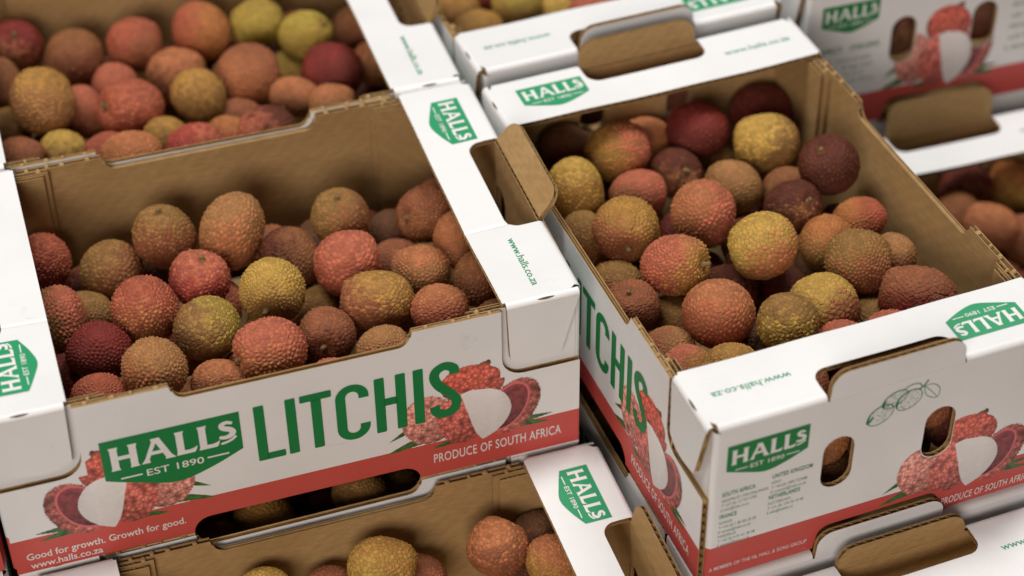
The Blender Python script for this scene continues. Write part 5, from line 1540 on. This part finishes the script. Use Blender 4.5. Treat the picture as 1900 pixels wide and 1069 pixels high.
    ('H', 672.1, 110.9, -39.9, 14.56, (0.972, 0.941, 0.972), (-0.251, 0.915, -0.316, -0.024), 'darkcrimson', 'darkbrown', 'c', 1, 0, (0.81, -0.57, 0.13), 'dark crimson litchi deep between the red brown and orange yellow ones, low right carton'),
    ('H', 649.0, 67.7, -40.0, 15.04, (0.949, 0.953, 0.975), (0.612, 0.049, 0.686, 0.39), 'brown', 'darkbrown', 'c', 2, 0, (0.77, 0.62, -0.17), 'brown litchi deep between the red brown and salmon ones, low right carton'),
    ('H', 571.9, -39.7, -40.0, 14.55, (0.956, 0.961, 0.972), (-0.267, 0.342, 0.596, 0.676), 'darkcrimson', 'darkpurple', 'c', 1, 0, (0.87, 0.35, -0.35), 'dark crimson litchi deep between the red brown and brown ones, low right carton'),
    ('H', 592.2, -6.3, -40.2, 16.74, (0.946, 0.985, 0.972), (-0.175, 0.211, 0.956, 0.106), 'darkbrown', 'darkpurple', 'c', 10, 0, (0.33, 0.94, -0.12), 'dark brown litchi deep between the red brown and salmon ones, low right carton'),
    ('H', 655.2, -3.1, -40.2, 15.63, (0.979, 0.983, 0.947), (0.02, 0.846, 0.491, 0.206), 'darkcrimson', 'darkcrimson', 'c', 5, 0, (0.06, -0.88, -0.48), 'dark crimson litchi deep between the salmon and orange yellow ones, low right carton'),
    ('H', 614.8, 27.2, -40.6, 15.43, (0.981, 0.949, 0.989), (-0.244, 0.799, -0.242, 0.493), 'darkcrimson', 'darkbrown', 'c', 6, 0, (0.46, -0.84, 0.31), 'dark crimson litchi deep between the salmon and brown ones, low right carton'),
    ('H', 680.1, -26.2, -43.4, 15.82, (0.947, 0.967, 0.975), (-0.316, 0.866, 0.271, 0.277), 'purple', 'redbrown', 'c', 4, 0, (-0.12, 0.7, -0.7), 'purple litchi deep between the red brown and salmon ones, low right carton'),
    ('H', 675.9, 82.9, -43.8, 14.97, (0.957, 1.004, 1.009), (-0.431, 0.673, -0.599, 0.043), 'brown', 'darkbrown', 'c', 6, 0, (-0.17, 0.17, -0.97), 'brown litchi deep between the red brown and orange yellow ones, low right carton'),
    ('H', 629.4, -38.5, -44.9, 16.81, (0.948, 0.958, 0.995), (0.001, 0.867, -0.425, -0.26), 'darkbrown', 'redbrown', 'c', 1, 0, (-0.96, 0.23, -0.13), 'dark brown litchi deep between the red brown and orange yellow ones, low right carton'),
    ('H', 681.4, 144.3, -47.1, 14.91, (0.942, 0.943, 0.99), (-0.407, 0.065, 0.911, -0.0), 'purple', 'darkpurple', 'c', 9, 0, (-0.99, -0.04, 0.16), 'purple litchi deep between the red brown and orange yellow ones, low right carton'),
    ('H', 643.7, 26.2, -47.9, 15.25, (1.008, 0.965, 1.004), (0.588, 0.301, 0.571, 0.487), 'darkpurple', 'darkcrimson', 'c', 4, 0, (0.46, -0.13, -0.88), 'dark purple litchi deep between the red brown and orange yellow ones, low right carton'),
    ('H', 673.9, 17.7, -51.5, 15.06, (0.999, 0.956, 0.957), (0.325, -0.588, 0.729, 0.133), 'brown', 'brown', 'c', 8, 0, (0.39, -0.7, 0.6), 'brown litchi deep between the red brown and brown ones, low right carton'),
    ('H', 606.6, 113.8, -52.9, 16.95, (0.982, 0.946, 1.005), (-0.402, 0.514, -0.078, 0.754), 'darkpurple', 'darkcrimson', 'c', 5, 0, (-0.95, 0.28, 0.11), 'dark purple litchi deep between the salmon and red brown ones, low right carton'),
    ('H', 627.7, 55.9, -57.9, 16.69, (0.991, 0.973, 1.005), (-0.287, 0.763, 0.562, 0.142), 'redbrown', 'purple', 'c', 5, 0, (0.0, 0.6, 0.8), 'red brown litchi deep between the red brown and orange yellow ones, low right carton'),
    ('H', 634.6, 88.1, -58.2, 15.43, (0.975, 0.958, 0.979), (0.674, -0.627, -0.304, 0.245), 'darkpurple', 'redbrown', 'c', 10, 0, (0.55, 0.1, 0.83), 'dark purple litchi deep between the red brown and brown ones, low right carton'),
    ('H', 660.7, 127.5, -63.0, 16.94, (0.982, 1.006, 0.999), (0.582, -0.504, 0.611, 0.184), 'darkpurple', 'redbrown', 'c', 8, 0, (0.99, 0.13, 0.05), 'dark purple litchi deep between the salmon and orange yellow ones, low right carton'),
    ('H', 677.3, 167.7, -64.9, 15.35, (0.996, 1.007, 1.0), (-0.353, 0.804, -0.465, -0.109), 'darkcrimson', 'darkcrimson', 'c', 10, 0, (-0.01, 1.0, -0.02), 'dark crimson litchi deep between the orange yellow and red brown ones, low right carton'),
    ('H', 593.3, -89.2, -81.2, 16.38, (0.976, 0.949, 0.952), (-0.379, 0.261, 0.83, 0.314), 'darkcrimson', 'darkpurple', 'c', 0, 0, (0.09, -0.85, 0.53), 'dark crimson litchi deep between the salmon and dark crimson ones, low right carton'),
    ('H', 643.5, 131.8, -82.4, 12.0, (0.946, 0.972, 0.991), (0.452, -0.234, 0.802, -0.314), 'darkbrown', 'redbrown', 'c', 10, 0, (-0.65, -0.65, -0.39), 'dark brown litchi deep between the red brown and brown ones, low right carton'),
    ('I', 242.0, -33.0, -31.2, 16.98, (0.962, 0.984, 0.964), (0.835, -0.196, 0.426, 0.287), 'redbrown', 'salmon', 'c', 8, 0, (-0.46, 0.2, 0.87), 'round red brown litchi nearest the kraft corner flap in the low front carton'),
    ('I', 267.2, -49.0, -33.1, 14.2, (0.922, 0.942, 1.031), (0.627, 0.363, 0.679, 0.116), 'salmon', 'ochre', 'c', 6, 0, (0.09, -0.94, -0.34), 'salmon litchi cut off by the flange in the low front carton'),
    ('I', 180.7, -28.3, -28.6, 18.02, (0.954, 0.953, 1.02), (0.431, 0.717, 0.336, 0.434), 'ochre', 'lime', 'c', 5, 0, (-0.92, -0.38, -0.11), 'ochre green litchi at the bottom picture edge in low front carton'),
    ('I', 202.6, -25.2, -50.4, 14.39, (0.928, 0.982, 1.04), (0.788, -0.414, -0.455, 0.007), 'redbrown', 'pink', 'c', 4, 0, (-0.89, -0.13, -0.45), 'pink brown litchi right of the ochre green one in low front carton'),
    ('I', 152.3, -22.8, -43.8, 14.2, (0.927, 0.983, 0.981), (0.654, 0.433, 0.563, 0.259), 'redbrown', 'pink', 'c', 4, 0, (-0.31, -0.95, -0.03), 'red brown litchi top left of the ochre green one in low front carton'),
    ('I', 268.4, -22.9, -41.8, 14.54, (0.969, 0.926, 1.02), (-0.346, -0.454, 0.523, 0.633), 'darkbrown', 'redbrown', 'c', 0, 0, (0.88, -0.48, -0.05), 'dark litchi in shadow between the two nearest the flange, low front carton'),
    ('I', 118.8, -23.2, -33.3, 14.8, (0.921, 0.945, 0.978), (0.572, 0.388, 0.646, 0.324), 'yellow', 'olive', 'c', 2, 0, (-0.29, -0.95, -0.13), 'yellow litchi just showing at the bottom picture edge in low front carton'),
    ('I', 252.5, -29.9, -65.2, 15.8, (0.948, 0.947, 0.968), (0.17, 0.699, -0.692, 0.068), 'darkcrimson', 'darkbrown', 'c', 5, 0, (-0.21, 0.7, -0.68), 'dark crimson litchi deep between the round red brown and salmon ones, low front carton'),
    ('A2', 131.9, 34.5, -42.1, 18.07, (0.94, 0.966, 0.985), (-0.426, 0.728, 0.297, -0.448), 'ochre', 'olive', 'c', 0, 0, (-0.42, 0.9, 0.12), 'ochre litchi seen through the slot under the red band of the left carton'),
    ('A2', 103.5, 22.6, -38.1, 14.44, (0.982, 0.986, 0.979), (0.561, -0.441, -0.679, 0.173), 'darkcrimson', 'crimson', 'c', 3, 0, (-0.97, -0.01, 0.24), 'dark crimson litchi at the left end of the slot under the left carton'),
    ('A2', 183.7, 28.9, -31.9, 15.83, (0.946, 0.936, 1.022), (0.693, 0.619, -0.148, 0.338), 'olive', 'ochre', 'c', 1, 1, (-0.79, -0.34, 0.51), 'olive litchi with tiny stem in the right half of the slot under left carton'),
    ('A2', 208.0, 35.1, -47.8, 14.97, (0.957, 0.928, 1.022), (0.138, 0.754, 0.119, 0.631), 'olive', 'darkbrown', 'c', 3, 0, (-0.9, 0.43, -0.09), 'dark green litchi at the right end of the slot under the left carton'),
    ('A2', 104.8, 48.7, -48.8, 14.79, (0.971, 0.94, 1.01), (-0.112, 0.752, -0.04, -0.648), 'brown', 'olive', 'c', 3, 0, (0.55, 0.82, 0.17), 'brown litchi top left behind the slot under the left carton'),
    ('A2', 168.7, 39.2, -56.3, 15.83, (0.96, 0.957, 0.99), (0.589, -0.257, -0.765, -0.045), 'darkcrimson', 'redbrown', 'w', 7, 0, (-0.81, -0.57, 0.15), 'dark wrinkled litchi in the middle of the slot under the left carton'),
    ('A2', 164.6, 78.5, -57.6, 16.59, (0.948, 0.952, 0.957), (-0.108, 0.477, 0.726, 0.484), 'darkbrown', 'purple', 'c', 6, 0, (-0.46, 0.74, -0.49), 'dark brown litchi deep between the dark wrinkled and olive ones, slot under left carton'),
    ('A2', 157.7, 66.5, -85.4, 14.58, (0.972, 0.962, 0.991), (0.113, 0.895, -0.001, 0.432), 'darkcrimson', 'purple', 'c', 0, 0, (-0.03, -0.3, -0.95), 'dark crimson litchi deep between the dark wrinkled and ochre ones, slot under left carton'),
    ('C2', 336.5, 51.6, -53.3, 18.09, (0.965, 0.946, 0.98), (0.037, 0.063, 0.897, 0.436), 'olive', 'darkbrown', 'c', 8, 0, (0.14, -0.97, -0.18), 'dark olive litchi in the dark gap left of the red band of right carton'),
    ('C2', 339.9, 85.2, -57.1, 17.42, (0.98, 0.956, 0.998), (-0.222, -0.187, 0.93, 0.227), 'darkbrown', 'redbrown', 'c', 9, 0, (0.31, -0.86, 0.4), 'dark brown litchi deepest in the gap between the left and right cartons'),
    ('G', 596.2, 236.7, 50.0, 18, (1.009, 0.947, 0.957), (-0.5, 0.779, 0.365, -0.1), 'darkpurple', 'darkbrown', 'c', 11, 0, (-0.79, 0.61, -0.06), 'litchi with skin darkened as shade behind the left hand hole of the upper right carton'),  # hole fruits: skin colour darkened to stand in for the shade inside
    ('G', 652.2, 236.1, 50.0, 18, (0.953, 0.953, 0.997), (0.502, -0.495, 0.285, 0.649), 'darkbrown', 'darkpurple', 'c', 1, 0, (0.35, 0.55, -0.76), 'litchi with skin darkened as shade behind the right hand hole of the upper right carton'),
    ('G', 577.5, 263.9, 66.0, 17, (0.999, 1.003, 0.95), (-0.271, -0.563, 0.649, 0.433), 'redbrown', 'brown', 'c', 5, 0, (0.83, -0.44, 0.33), 'red brown litchi in second row inside the upper right carton, left'),
    ('G', 613.6, 267.5, 66.0, 17, (0.979, 0.951, 1.006), (0.458, 0.369, 0.808, 0.05), 'tan', 'brown', 'c', 2, 0, (0.08, -0.92, 0.37), 'tan litchi in second row inside the upper right carton, middle'),
    ('G', 649.5, 265.2, 66.0, 17, (0.961, 0.979, 1.007), (0.134, 0.179, 0.967, -0.122), 'darkbrown', 'brown', 'c', 8, 0, (0.19, -0.62, 0.76), 'dark litchi in second row inside the upper right carton, right'),
    ('G', 545.3, 240.2, 88.0, 17, (0.978, 0.978, 0.981), (-0.081, 0.973, 0.168, -0.135), 'redbrown', 'brown', 'c', 9, 0, (-0.32, 0.72, 0.61), 'unseen top row litchi added as shade behind the printed end of upper right carton, first from left'),  # this unseen row is added to keep light off the hole fruits
    ('G', 580.3, 239.9, 88.0, 17, (1.007, 0.972, 0.976), (0.485, 0.567, 0.465, 0.477), 'redbrown', 'brown', 'c', 9, 0, (-0.79, -0.6, -0.11), 'unseen top row litchi added as shade behind the printed end of upper right carton, second from left'),
    ('G', 615.3, 239.5, 88.0, 17, (0.976, 0.942, 0.955), (-0.378, 0.726, 0.575, 0.016), 'redbrown', 'brown', 'c', 4, 0, (-0.97, 0.18, 0.16), 'unseen top row litchi added as shade behind the printed end of upper right carton, third from left'),
    ('G', 650.3, 239.2, 88.0, 17, (0.99, 1.001, 0.975), (-0.224, 0.46, 0.842, 0.173), 'redbrown', 'brown', 'c', 6, 0, (-0.73, -0.63, 0.25), 'unseen top row litchi added as shade behind the printed end of upper right carton, fourth from left'),
    ('G', 685.3, 238.8, 88.0, 17, (0.958, 1.006, 0.971), (-0.009, 0.818, -0.575, -0.023), 'redbrown', 'brown', 'c', 3, 0, (0.62, 0.46, 0.63), 'unseen top row litchi added as shade behind the printed end of upper right carton, fifth from left'),
]


def litchi(row):
    box, x, y, z, r, sc, q, c1, c2, sty, var, stem, gd, label = row
    o = bpy.data.objects.new('litchi', LM[sty][var % len(LM[sty])])
    C.objects.link(o)
    o.location = (x * MM, y * MM, z * MM)
    o.rotation_mode = 'QUATERNION'
    o.rotation_quaternion = Quaternion(q)
    o.scale = [r * MM * s for s in sc]
    o['skin_a'] = [float(v) for v in PAL[c1]]
    o['skin_b'] = [float(v) for v in PAL[c2]]
    o['blush_dir'] = [float(v) for v in gd]
    o['label'] = label
    o['category'] = 'litchi'
    o['group'] = 'litchis in the %s carton' % BOXNAME[box]
    if stem:
        s = bpy.data.objects.new('stem', STEM_ME)
        C.objects.link(s)
        s.parent = o
    return o


for row in FRUITS:
    litchi(row)
